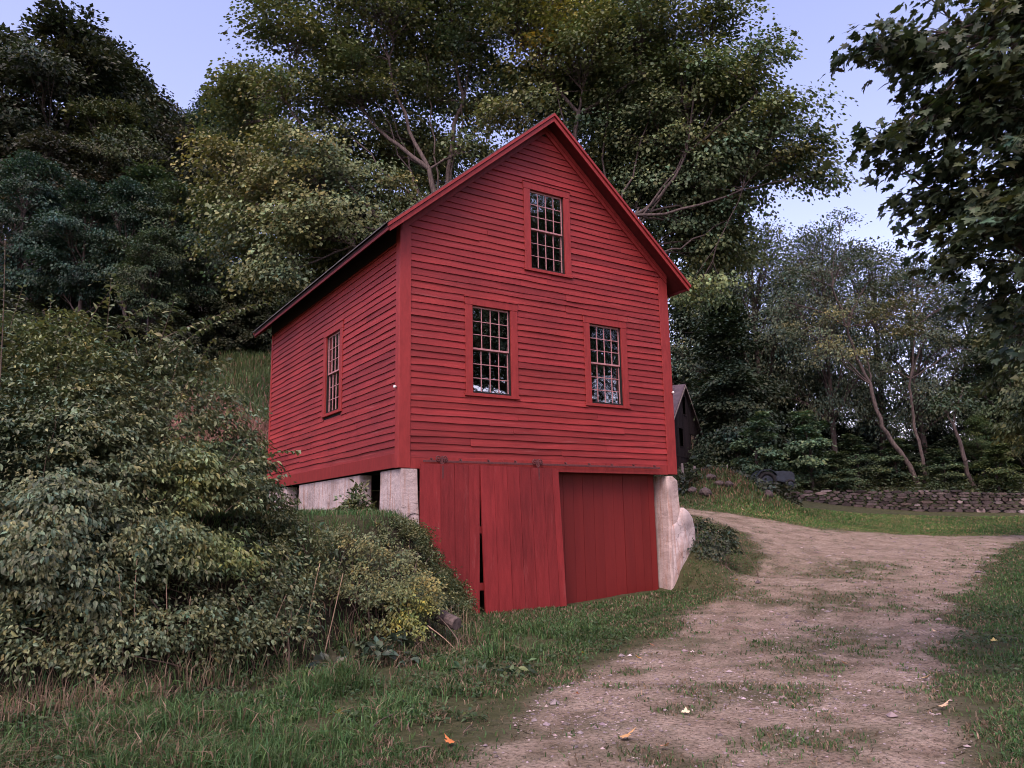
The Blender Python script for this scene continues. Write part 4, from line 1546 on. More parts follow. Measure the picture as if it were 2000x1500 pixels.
HILL = [
    ('broad1', 55, 48, 12, DK, 'tall dark tree at the far left end of the skyline, touching the upper edge', 1.0, 0.3),
    ('broad2', 135, 53, 45, DK, 'dark tree on the skyline just right of the tallest left tree', .9, 1.1),
    ('broad3', -90, 46, 20, DK, 'dark tree mostly cut off by the left edge of the photo, top of the hill', 1.0, 2.2),
    ('slim', 190, 55, 105, DKB, 'slim dark tree where the left skyline drops steeply', 1.0, 0.5),
    ('broad3', 262, 64, 172, DKB, 'brownish green tree on the skyline right of the steep drop', .9, 3.0),
    ('broad2', 325, 68, 198, MID, 'paler tree low on the skyline in the dip of the hill', .9, 4.4),
    ('broad1', 395, 62, 160, BLU, 'bluish tree on the skyline touching the left edge of the big maple', .8, 5.0),
    ('slim', 455, 58, 170, BLU, 'slim bluish tree half hidden behind the left side of the big maple', 1.2, 1.9),
    ('broad1', 150, 45, 165, OLV, 'yellowish olive tree in the middle of the left hillside', .85, 2.7),
    ('broad2', 50, 42, 235, DKB, 'brown green tree at the left edge halfway up the hillside', 1.0, 0.9),
    ('broad3', 290, 53, 225, DKB, 'dark brown tree below the dip of the skyline', .95, 1.5),
    ('broad1', 395, 50, 262, DK, 'very dark tree behind the orange tipped maple branches', .9, 3.9),
    ('broad2', 230, 45, 265, DKB, 'brown olive tree right of the yellowish one on the hillside', .9, 5.6),
    ('broad3', 5, 37, 280, BLU, 'bluish green tree at the left edge above the bushes', .85, 4.1),
    ('broad1', 120, 36, 345, BLU, 'blue green layered tree low on the left hillside', .95, 0.1),
    ('broad2', 215, 35.5, 330, BLU, 'blue green layered tree right of its twin low on the hillside', .75, 2.0),
    ('broad3', 315, 36, 330, MID, 'mid green rounded tree at the foot of the hillside', .85, 3.3),
    ('slim', 255, 40, 300, MID, 'small leafy tree with pointed top above the rounded green one', 1.2, 2.4),
    ('broad2', 265, 34, 420, MID, 'green tree with flat layers just above the foreground shrub', .8, 5.2),
    ('broad1', 410, 38, 372, SIL, 'silvery leaved tree left of the red roof', .62, 1.2),
    ('slim', 500, 38, 440, MID, 'small green tree between the silvery tree and the roof eave', 1.25, 0.7),
    ('broad3', 590, 36, 420, MID, 'green tree hidden behind the left roof slope', .8, 4.7),
    ('slim', 445, 39, 520, DK, 'dark sapling under the silvery tree beside the meadow', 1.3, 3.6),
    ('slim', 515, 38, 570, DK, 'dark bushy sapling right below the far eave corner', 1.5, 5.9),
    ('slim', 335, 37, 540, DK, 'dark sapling with a bare grey trunk above the shrub', 1.2, 2.9),
    ('slim', 70, 38, 470, DK, 'dark sapling in the deep shade at the left edge', 1.3, 1.0),
    ('slim', 190, 39, 500, DK, 'dark sapling in the black gap of the wood above the shrub', 1.2, 4.0),
    ('bushy', -60, 30, 560, DK, 'dark undergrowth bush at the wood edge cut by the left edge of the photo', 1.3, 0.3),
    ('bushy', 90, 31, 600, DK, 'dark undergrowth bush at the wood edge behind the tall weed stalk', 1.3, 1.3),
    ('bushy', 215, 32, 610, DK, 'dark undergrowth bush at the wood edge behind the upright shrub shoots', 1.2, 2.3),
    ('bushy', 330, 33, 600, DK, 'dark undergrowth bush at the wood edge behind the arching shrub branch', 1.2, 3.3),
    ('bushy', 425, 37.4, 560, DK, 'dark undergrowth bush above the meadow left of the red barn', 1.1, 4.3),
    ('bushy', 505, 37.6, 560, DK, 'dark undergrowth bush above the meadow touching the far barn corner', 1.1, 5.3),
]
for k, u, d, v, col, lab, wd, rt in HILL:
    forest_tree(k, u, d, v, col, lab, wd, rt)

RIGHT = [
    ('conifer', 1378, 55, 500, HEM, 'dark hemlock right behind the black barn', 1.2, .4, 'hemlock_tree'),
    ('conifer', 1450, 46, 560, HEM, 'dark hemlock standing over the blue machine', 1.3, 1.4, 'hemlock_tree'),
    ('conifer', 1530, 52, 640, HEM, 'dark hemlock behind the left end of the stone wall', 1.5, 2.4, 'hemlock_tree'),
    ('conifer', 1420, 56, 470, HEM, 'tallest dark hemlock below the right reach of the maple', 1.2, 3.4, 'hemlock_tree'),
    ('airy', 1440, 52, 420, PALE, 'thin leaved tree whose top shows under the right maple branches', 1.0, 0.2, 'forest_tree'),
    ('airy', 1520, 50, 400, PALE, 'thin leaved tree with reddish top left of the sky gap', .8, 1.7, 'forest_tree'),
    ('airy', 1730, 50, 430, PALE, 'airy tree with sky showing through right of the pointed top', .9, 4.5, 'forest_tree'),
    ('airy', 1830, 46, 470, PALE, 'airy tree partly behind the hanging maple branches', .9, 2.6, 'forest_tree'),
    ('airy', 1930, 48, 520, DK, 'dark airy tree near the right edge behind the hanging maple', 1.0, 5.6, 'forest_tree'),
    ('broad2', 2010, 44, 560, MID, 'broad green tree cut off by the right edge above the wall', .9, 3.1, 'forest_tree'),
    ('conifer', 1625, 54, 720, HEM, 'low dark hemlock in the middle of the right wood', 1.6, 5.0, 'hemlock_tree'),
    ('conifer', 1720, 56, 740, HEM, 'low dark hemlock behind the leaning trunk', 1.6, 0.9, 'hemlock_tree'),
    ('conifer', 1840, 52, 760, HEM, 'low dark hemlock behind the right half of the wall', 1.6, 2.0, 'hemlock_tree'),
    ('conifer', 1960, 50, 720, HEM, 'low dark hemlock at the right edge of the wood', 1.5, 3.7, 'hemlock_tree'),
    ('broad3', 1930, 43, 800, LIT, 'yellow green young tree above the right part of the stone wall', .9, 1.3, 'forest_tree'),
    ('broad1', 2020, 42, 760, OLV, 'yellow green young tree at the right edge above the wall', .9, 0.6, 'forest_tree'),
    ('broad2', 1480, 60, 640, PALE, 'pale full tree filling the wood above the left end of the wall', 1.0, .9, 'forest_tree'),
    ('broad3', 1600, 62, 770, PALE, 'pale full tree behind the long leaning trunk, left side', 1.0, 1.9, 'forest_tree'),
    ('broad1', 1720, 61, 790, PALE, 'pale full tree behind the long leaning trunk, right side', 1.0, 2.9, 'forest_tree'),
    ('broad2', 1840, 58, 780, PALE, 'pale full tree far behind the crooked stem', 1.0, 3.9, 'forest_tree'),
    ('broad3', 1960, 56, 700, PALE, 'pale full tree far behind at the right edge', 1.0, 4.9, 'forest_tree'),
    ('airy', 1640, 47, 395, PALE, 'airy tree with the pointed top in the middle of the sky gap', .7, 3.9, 'forest_tree'),
    ('airy', 1590, 54, 460, PALE, 'airy tree just left of the pointed top', .9, 0.6, 'forest_tree'),
    ('bushy', 1580, 46, 850, HEM, 'dark low bush in the gap left of the leaning trunk', 1.5, 0.7, 'forest_bush'),
    ('bushy', 1680, 47, 850, HEM, 'dark low bush straight behind the leaning trunk', 1.5, 1.7, 'forest_bush'),
    ('bushy', 1780, 46.5, 850, HEM, 'dark low bush straight behind the upright trunk', 1.5, 2.7, 'forest_bush'),
    ('bushy', 1880, 45, 845, HEM, 'dark low bush behind the crooked stem at right', 1.5, 3.7, 'forest_bush'),
    ('bushy', 1990, 44, 840, HEM, 'dark low bush at the right edge behind the stone wall', 1.5, 4.7, 'forest_bush'),
    ('bushy', 1425, 55, 830, HEM, 'dark low bush right of the black barn gable', 1.5, 5.7, 'forest_bush'),
    ('bushy', 1500, 48, 840, HEM, 'dark low bush behind the blue machine', 1.5, 0.2, 'forest_bush'),
    ('broad2', 2130, 24, 400, (0.058, 0.080, 0.036), 'green tree cut off by the right edge below the hanging maple branches', .8, 2.2, 'forest_tree'),
    ('sapling', 1490, 41, 795, (0.070, 0.115, 0.062), 'light green sapling above the blue machine', 1.5, 0.8, 'sapling_tree'),
    ('sapling', 1590, 41.5, 790, (0.066, 0.110, 0.058), 'light green sapling behind the left part of the stone wall', 1.45, 2.8, 'sapling_tree'),
    ('sapling', 1680, 42, 840, (0.050, 0.078, 0.038), 'green sapling left of the leaning trunk', 1.6, 4.2, 'sapling_tree'),
    ('sapling', 1640, 41, 880, (0.050, 0.078, 0.038), 'low leafy sapling hugging the wall top', 2.2, 5.5, 'sapling_tree'),
    ('sapling', 1760, 42.5, 850, (0.050, 0.076, 0.038), 'leafy sapling between the leaning and the upright trunk', 1.9, 1.9, 'sapling_tree'),
    ('sapling', 1850, 41, 870, (0.052, 0.080, 0.038), 'leafy sapling right of the upright trunk', 2.0, 3.3, 'sapling_tree'),
    ('sapling', 1960, 40, 860, (0.06, 0.085, 0.03), 'bright low sapling near the right edge on the wall', 1.9, 0.1, 'sapling_tree'),
]
for k, u, d, v, col, lab, wd, rt, nm in RIGHT:
    forest_tree(k, u, d, v, col, lab, wd, rt, None, nm)

# trees behind the photographer: the photo shows them mirrored in the panes
MIRROR = [('tall', 22, -4, 18), ('tall', 28, 4, 23), ('airy', 33, 9, 18), ('tall', 36, 14, 20), ('broad3', 25, -11, 14), ('tall', 33, 1, 22)]
for i, (k, a, d, H) in enumerate(MIRROR):
    forest_tree(k, 0, d, 0, MID, 'tree mirrored in the window panes of the red barn', 1.1, i * 1.3, 'trees mirrored in the panes', 'forest_tree', a=a, H=H)


def thin_trees():
    """the two long bare trunks with an airy top behind the stone wall"""
    T = A3
    bx, by, _ = gnd(1795, 955, 36)
    bx, by = at(1795, 955, 42)[:2]
    b = np.array([bx, by, hz(bx, by) - .2])
    forks = [(b, .15, None), (T(1740, 860, 42), .125, 0), (T(1700, 750, 42), .095, 1), (T(1655, 640, 42), .065, 2), (T(1625, 560, 42), .045, 3), (T(1690, 560, 42.4), .045, 3), (T(1640, 470, 42.2), .03, 4)]
    lob = [(1640, 440, 42, 1.1), (1640, 520, 42, 1.9), (1580, 540, 42, 1.6), (1710, 540, 42, 1.7), (1660, 610, 42, 1.7), (1590, 640, 41.5, 1.5), (1730, 640, 42.5, 1.6), (1540, 590, 42, 1.3), (1620, 690, 41.5, 1.3), (1770, 600, 42.5, 1.3), (1690, 690, 42, 1.2)]
    ym = autumn([(T(1740, 600, 42), 1.6, (2.2, 1.5, .9)), (T(1620, 650, 41.5), 2.0, (1.8, 1.4, .9))])
    build_tree('slender_tree', 'tall slender tree with a long bare trunk leaning left behind the stone wall', b, forks, [(T(u, v, d), r) for u, v, d, r in lob], .14, 80, PALE, 61, .2, .85, 26, DIAM, ym, twig=.014)
    bx, by = at(1805, 955, 43)[:2]
    b = np.array([bx, by, hz(bx, by) - .2])
    forks = [(b, .11, None), (T(1790, 850, 43), .085, 0), (T(1778, 740, 43), .065, 1), (T(1785, 640, 43), .04, 2), (T(1830, 560, 43), .03, 3)]
    lob = [(1790, 560, 43, 1.5), (1840, 600, 43, 1.6), (1800, 660, 43, 1.3), (1870, 680, 43, 1.3), (1740, 720, 43, 1.0), (1860, 530, 43, 1.3)]
    build_tree('slender_tree', 'slender tree with an upright bare trunk beside the leaning one', b, forks, [(T(u, v, d), r) for u, v, d, r in lob], .14, 80, PALE, 62, .2, .85, 26, DIAM, None, twig=.014)
    # a thin leaning stem farther right
    bx, by = at(1912, 960, 41)[:2]
    b = np.array([bx, by, hz(bx, by) - .2])
    forks = [(b, .14, None), (T(1885, 900, 41), .11, 0), (T(1862, 830, 41), .08, 1)]
    build_tree('slender_tree', 'short crooked stem leaning left at the right end of the stone wall', b, forks, [(T(1850, 800, 41), 1.0), (T(1880, 770, 41), .9)], .18, 60, MID, 63, .1, .8, 22, DIAM, None, twig=.014)


thin_trees()

# ------------------------------------------------------------------ shrubs and weeds
def shrub(name, label, cat, lobes, base, leaf, ncl, nl, crad, col, seed, tp=OVATE, flat=.6, stems=26, shoots=(), yelmap=None, droop=.45, shell=.45, stemr=.010, group=None, var=.22, cvar=.25, up=.7):
    rng = np.random.default_rng(seed)
    bx, by = base
    b = np.array([bx, by, hz(bx, by)])
    t = empty(name, b, label, cat, group)
    mb = MB()
    Vs, Fs, Ts, n = [], [], [], 0
    cen = np.mean([l[0] for l in lobes], axis=0) - np.array([0, 0, .5])
    allc = []
    for (c, r) in lobes:
        c = np.asarray(c, float)
        k = max(4, int(ncl * r * r))
        cl = lobe_clumps(rng, c, (r, r, r * .9), k, shell)
        g = height(cl[:, 0], cl[:, 1])
        cl[:, 2] = np.maximum(cl[:, 2], g + .06)
        allc.append(cl)
        V, F, T = spray(rng, cl, crad, nl, leaf, flat, cen, yelmap, var, droop, tp, cvar, up)
        Vs.append(V)
        Fs.append(F + n)
        Ts.append(T)
        n += len(V)
    allc = np.concatenate(allc)
    for i in range(stems):
        c = allc[rng.integers(len(allc))]
        f = np.array([c[0] * .5 + bx * .5 + rng.normal(0, .25), c[1] * .5 + by * .5 + rng.normal(0, .25), 0])
        f[2] = hz(f[0], f[1]) - .05
        limb(rng, mb, f, c, stemr * rng.uniform(.7, 1.4), .003, 5, .1, 8)
    for (p0, p1, lift, nn, ls) in shoots:
        p0, p1 = np.asarray(p0, float), np.asarray(p1, float)
        P = bez(p0, (p0 + p1) / 2 + np.array([0, 0, lift]), p1, 14)
        mb.tube(P, np.linspace(.005, .0015, 14), 5, cap=False)
        nn = int(nn * 1.8)
        ls = ls * 1.25
        tt = np.linspace(.12, 1, nn)
        Q = np.stack([np.interp(tt, np.linspace(0, 1, 14), P[:, i]) for i in range(3)], 1)
        dirv = unit(p1 - p0)
        side = unit(np.cross(dirv, np.array([0.2, 0.1, 1.0])))
        sg = np.where(np.arange(nn) % 2 == 0, 1, -1)[:, None]
        A = dirv * .55 + side * sg + rng.normal(0, .35, (nn, 3)) - np.array([0, 0, .15])
        S = ls * rng.uniform(.7, 1.2, nn) * (1.1 - .4 * tt)
        V, F, T = leaves(Q, A, np.array([0, 0, 1.0]) + rng.normal(0, .4, (nn, 3)), S, tp, leaf_tint(rng, nn, .15) * 1.35)
        Vs.append(V)
        Fs.append(F + n)
        Ts.append(T)
        n += len(V)
    mb.build('stem', MAT['stem'], t, True, local=b)
    o = mk('leaves', np.concatenate(Vs), np.concatenate(Fs), MAT['bushleaf'], t, np.concatenate(Ts), local=b)
    o.color = (*col, 1)
    return t


def shrubs():
    L = lambda lst: [(at(u, v, d), r) for u, v, d, r in lst]
    big = L([(-130, 740, 9.0, .8), (40, 720, 9.2, .72), (150, 715, 9.4, .66), (255, 740, 9.4, .62), (330, 810, 9.4, .55), (60, 880, 8.8, .75), (210, 880, 8.9, .75), (340, 920, 9.0, .62), (430, 960, 9.2, .5), (420, 850, 9.4, .42),
             (30, 1040, 8.4, .7), (170, 1050, 8.5, .7), (310, 1070, 8.7, .6), (420, 1090, 8.8, .48), (60, 1180, 8.1, .48), (190, 1190, 8.2, .45), (-130, 940, 8.8, .9), (-130, 1120, 8.3, .7), (-320, 900, 9, 1.0), (500, 960, 9.6, .26), (130, 640, 9.6, .32), (20, 640, 9.6, .34), (380, 730, 9.8, .42), (435, 800, 9.8, .40), (465, 880, 10.0, .38), (495, 930, 10.2, .38), (515, 985, 10.2, .36), (440, 940, 9.6, .45), (545, 1020, 10.2, .26), (330, 700, 9.6, .4), (60, 790, 9.0, .62), (200, 790, 9.2, .55), (130, 830, 9.2, .6)])
    sh = [(at(205, 690, 9.3), at(218, 535, 9.3), .0, 14, .095), (at(160, 650, 9.2), at(225, 555, 9.2), .05, 10, .08), (at(270, 700, 9.3), at(228, 560, 9.4), .05, 12, .08), (at(310, 680, 9.3), at(345, 575, 9.4), .05, 14, .085), (at(230, 640, 9.3), at(300, 590, 9.2), .05, 10, .08),
          (at(320, 660, 9.2), at(525, 592, 9.6), .12, 34, .075), (at(330, 690, 9.2), at(470, 610, 9.5), .12, 26, .075), (at(360, 760, 9.2), at(420, 660, 9.4), .08, 14, .075), (at(20, 640, 9.2), at(45, 560, 9.2), .03, 10, .08), (at(95, 650, 9.3), at(100, 575, 9.3), .03, 10, .08),
          (at(430, 930, 9.0), at(585, 880, 9.4), .14, 26, .085), (at(440, 1000, 9.0), at(560, 925, 9.4), .10, 20, .08), (at(420, 850, 9.2), at(490, 740, 9.5), .06, 12, .07), (at(400, 800, 9.2), at(455, 720, 9.4), .05, 12, .07), (at(450, 900, 9.2), at(530, 800, 9.5), .05, 12, .06)]
    rb = np.random.default_rng(700)

    def bank(n, x0, x1, s0, s1, h0, h1, r0, r1, ylo=-4.6, yhi=0.2):
        out = []
        while len(out) < n:
            x, y = rb.uniform(x0, x1), rb.uniform(ylo, yhi)
            q = _poly_sd(np.array([x]), np.array([y]), TOE)[0]
            if s0 < q < s1 and not (x > -.4 and y > -.25):
                out.append((np.array([x, y, hz(x, y) + rb.uniform(h0, h1)]), rb.uniform(r0, r1)))
        return out
    big += bank(34, -9.5, -3.9, .35, 2.2, .35, 1.5, .42, .62) + bank(14, -5.5, -3.0, 1.2, 3.0, .3, 1.0, .35, .5)
    x, y = lw(-5.4, 9.3)
    ym = autumn([(at(420, 900, 9), .45, (1.25, 1.2, .85)), (at(350, 960, 8.9), .3, (1.3, 1.25, .8)), (at(150, 640, 9.4), .7, (1.15, 1.15, .9)), (at(60, 900, 8.7), .6, (.85, 1.0, 1.1)), (at(460, 1080, 8.8), .4, (1.3, 1.35, .8))])
    shrub('honeysuckle_shrub', 'huge leafy shrub filling the left side of the photo, arching shoots on top', 'shrub', big, (x, y), .053, 240, 25, .15, (0.102, 0.128, 0.066), 71, OVATE, .34, 60, sh, ym, .55, cvar=.35)
    sl = L([(545, 1010, 10.4, .30), (600, 1070, 10.0, .36), (520, 1090, 9.4, .38), (560, 1160, 9.2, .40), (640, 1130, 9.6, .36), (470, 1190, 8.8, .34), (390, 1210, 8.5, .34), (590, 1230, 9.0, .28), (300, 1220, 8.4, .3), (500, 1250, 8.7, .24)])
    sl += bank(70, -6.5, -1.0, .25, 2.2, .05, .36, .22, .34, -4.6, -2.1)
    shrub('bramble_thicket', 'tangled bramble thicket on the bank between the huge shrub and the yellow flecked bush', 'shrub', sl, gnd(520, 1250)[:2], .050, 200, 20, .14, (0.094, 0.118, 0.058), 72, OVATE, .6, 60, (), None, .4)
    bs = L([(720, 1080, 10.4, .30), (660, 1060, 10.5, .28), (770, 1100, 10.5, .32), (815, 1150, 10.5, .30), (760, 1170, 10.1, .34), (700, 1150, 10.1, .34), (835, 1195, 10.4, .22), (790, 1220, 10.0, .26), (840, 1180, 10.6, .18)])
    bs += bank(40, -1.0, 1.2, .22, 1.2, -.05, .08, .16, .25, -3.0, -.3)
    ym = autumn([(at(820, 1190, 10.2), .35, (1.5, 1.4, .75)), (at(845, 1130, 10.5), .25, (1.6, 1.2, .9)), (at(700, 1090, 10.2), .4, (1.3, 1.15, 1.0)), (at(790, 1240, 10), .25, (1.6, 1.45, .75))])
    shrub('barberry_bush', 'small leaved bush with yellow flecks hanging over the bank end beside the plank door', 'bush', bs, gnd(780, 1250)[:2], .036, 420, 28, .095, (0.100, 0.122, 0.056), 73, OVATE, .7, 50, (), ym, .3, .4)
    shrub('leafy_weed', 'pale leafy weed growing against the concrete cellar wall', 'plant', L([(690, 985, 12.9, .20), (680, 1005, 12.9, .22), (700, 960, 13, .12), (715, 1000, 12.9, .16)]), at(690, 1010, 12.9)[:2], .075, 420, 16, .10, (0.085, 0.105, 0.045), 74, OVATE, .7, 14, (), None, .2)
    shrub('weed_clump', 'dark leafy weeds beside the right foot of the barn', 'plant', L([(1385, 1060, 17.3, .30), (1370, 1030, 17.8, .25), (1400, 1085, 17.2, .28), (1430, 1070, 17.6, .25), (1375, 1090, 17.0, .22), (1410, 1045, 18, .25)]), gnd(1395, 1095)[:2], .075, 260, 16, .13, (0.034, 0.046, 0.026), 75, OVATE, .6, 14)
    shrub('broadleaf_weed', 'broad leaved weed at the foot of the bank below the yellow flecked bush', 'plant', L([(785, 1255, 9.6, .13), (720, 1270, 9.5, .16), (690, 1265, 9.5, .12), (800, 1285, 9.5, .10), (750, 1275, 9.4, .12)]), gnd(750, 1300)[:2], .13, 260, 7, .10, (0.050, 0.072, 0.042), 76, OVATE, .5, 10, (), None, .35)
    shrub('mullein_plant', 'grey green rosette weed on the bare soil left of the broad leaved weed', 'plant', L([(640, 1318, 9.2, .10), (650, 1330, 9.1, .08)]), gnd(645, 1335)[:2], .15, 500, 6, .07, (0.085, 0.105, 0.082), 77, OVATE, .5, 4, (), None, .1)
    shrub('jewelweed_clump', 'lush nettle clump in the long grass left of the gravel track', 'plant', L([(960, 1345, 8.6, .12), (1000, 1360, 8.5, .13), (905, 1330, 8.9, .10), (1030, 1330, 8.8, .10)]), gnd(975, 1370)[:2], .085, 420, 9, .10, (0.045, 0.075, 0.032), 78, OVATE, .5, 6)
    shrub('jewelweed_clump', 'low broad leaved clump at the bottom edge left of the gravel track', 'plant', L([(740, 1465, 7.0, .10), (790, 1480, 6.9, .10), (700, 1490, 6.8, .08)]), gnd(745, 1490)[:2], .07, 420, 9, .08, (0.045, 0.078, 0.032), 79, OVATE, .5, 6)
    # two tall weed stalks rising above the shrub at the left edge
    rng = np.random.default_rng(80)
    for (u0, v0, u1, v1, d, nn, lab) in [(8, 720, 10, 462, 8.6, 26, 'tall leafy weed stalk at the left edge rising above the shrub')]:
        p0, p1 = at(u0, v0, d), at(u1, v1, d)
        p0 = p0.copy()
        b = np.array([p0[0], p0[1], hz(p0[0], p0[1])])
        t = empty('weed_stalk', b, lab, 'plant')
        mb = MB()
        P = bez(b, p0, p1, 16)
        mb.tube(P, np.linspace(.012, .003, 16), 6)
        mb.build('stem', MAT['stem'], t, True, local=b)
        tt = np.linspace(.55, 1, nn)
        Q = np.stack([np.interp(tt, np.linspace(0, 1, 16), P[:, i]) for i in range(3)], 1)
        th = np.arange(nn) * 2.4
        A = np.stack([np.cos(th), np.sin(th), np.full(nn, .1)], 1)
        V, F, T = leaves(Q, A, np.array([0, 0, 1.0]) + rng.normal(0, .3, (nn, 3)), np.linspace(.13, .05, nn), OVATE, leaf_tint(rng, nn, .15))
        o = mk('leaves', V, F, MAT['bushleaf'], t, T, local=b)
        o.color = (.075, .09, .045, 1)
    # dry stalks leaning out of the thicket
    st = [((505, 1290), (455, 1165)), ((565, 1300), (545, 1205)), ((545, 1200), (470, 1130)), ((415, 1300), (425, 1200)), ((355, 1245), (372, 1165)), ((265, 1230), (268, 1090)), ((330, 1225), (325, 1130)), ((540, 1275), (590, 1180)), ((630, 1165), (670, 1120)),
          ((515, 1250), (560, 1160)), ((240, 1200), (232, 1120)), ((590, 1160), (625, 1100))]
    for i, ((u0, v0), (u1, v1)) in enumerate(st):
        d = 8.35 if v0 > 1210 else 8.7
        x, y, z = gnd(u0, min(1330, max(v0, 1290)))
        b = np.array([x, y, z - .02])
        dd = (x - CAM[0]) * HF[0] + (y - CAM[1]) * HF[1]
        p1 = at(u1, v1, dd - .05)
        mb = MB()
        mb.tube(bez(b, (b + p1) / 2 + rng.normal(0, .02, 3), p1, 8), np.linspace(.009, .004, 8), 5)
        o = mb.build('dry_stalk', MAT['straw'], None, True)
        tag(o, 'dry straw coloured stalk standing in front of the bramble thicket', 'stalk', 'dry stalks in front of the thicket')


shrubs()


# ------------------------------------------------------------------ grass and gravel
def blades(rng, x, y, h, wd, T, lean=.55):
    n = len(x)
    z = height(x, y) - .01
    th = rng.uniform(0, 2 * PI, n)
    D = np.stack([np.cos(th), np.sin(th), np.zeros(n)], 1)
    Sd = np.stack([-np.sin(th), np.cos(th), np.zeros(n)], 1)
    # turn the flat of the blade at random
    ps = rng.uniform(0, 2 * PI, n)
    Sd = np.stack([np.cos(ps), np.sin(ps), np.zeros(n)], 1)
    l = np.abs(rng.normal(0, lean, n)) + .08
    P = np.stack([x, y, z], 1)
    up = np.array([0, 0, 1.0])
    p1 = P + (up * .55 + D * (l * .25)[:, None]) * h[:, None]
    p2 = P + (up * (.95 - .35 * np.minimum(l, 1.2))[:, None] + D * l[:, None]) * h[:, None]
    w0 = Sd * wd[:, None] * .5
    V = np.stack([P - w0, P + w0, p1 - w0 * .8, p1 + w0 * .8, p2], 1).reshape(-1, 3)
    o = (np.arange(n) * 5)[:, None]
    return V, np.concatenate([o + np.array([[0, 1, 3]]), o + np.array([[0, 3, 2]]), o + np.array([[2, 3, 4]])]), np.repeat(T, 5, axis=0)


def cone_points(rng, n, d0, d1, half=.78, p=1.0):
    """spots spread ahead of the photographer, thinner with distance"""
    u = rng.random(n)
    d = d0 * (d1 / d0) ** u if p == 1 else (d0 ** (2 - p) + u * (d1 ** (2 - p) - d0 ** (2 - p))) ** (1 / (2 - p))
    a = rng.uniform(-half, half, n) * d
    x, y = lw(a, d)
    return x, y, a, d


def in_barn(x, y):
    return (x > -.02) & (x < BW + .02) & (y > -.13) & (y < BD) | (x > 6.15) & (x < 7.0) & (y > -.2) & (y < .6)


def grass_tint(rng, x, y, dry):
    n = len(x)
    v = np.exp(rng.normal(0, .28, n)) * (0.65 + .7 * fbm(x * .8, y * .8, 15, 3))
    g = np.stack([.052 * v * rng.uniform(.75, 1.25, n), .102 * v, .034 * v], 1)
    br = np.stack([.17 * v, .125 * v, .085 * v], 1)
    m = rng.random(n) < dry * .8
    g[m] = br[m]
    return g


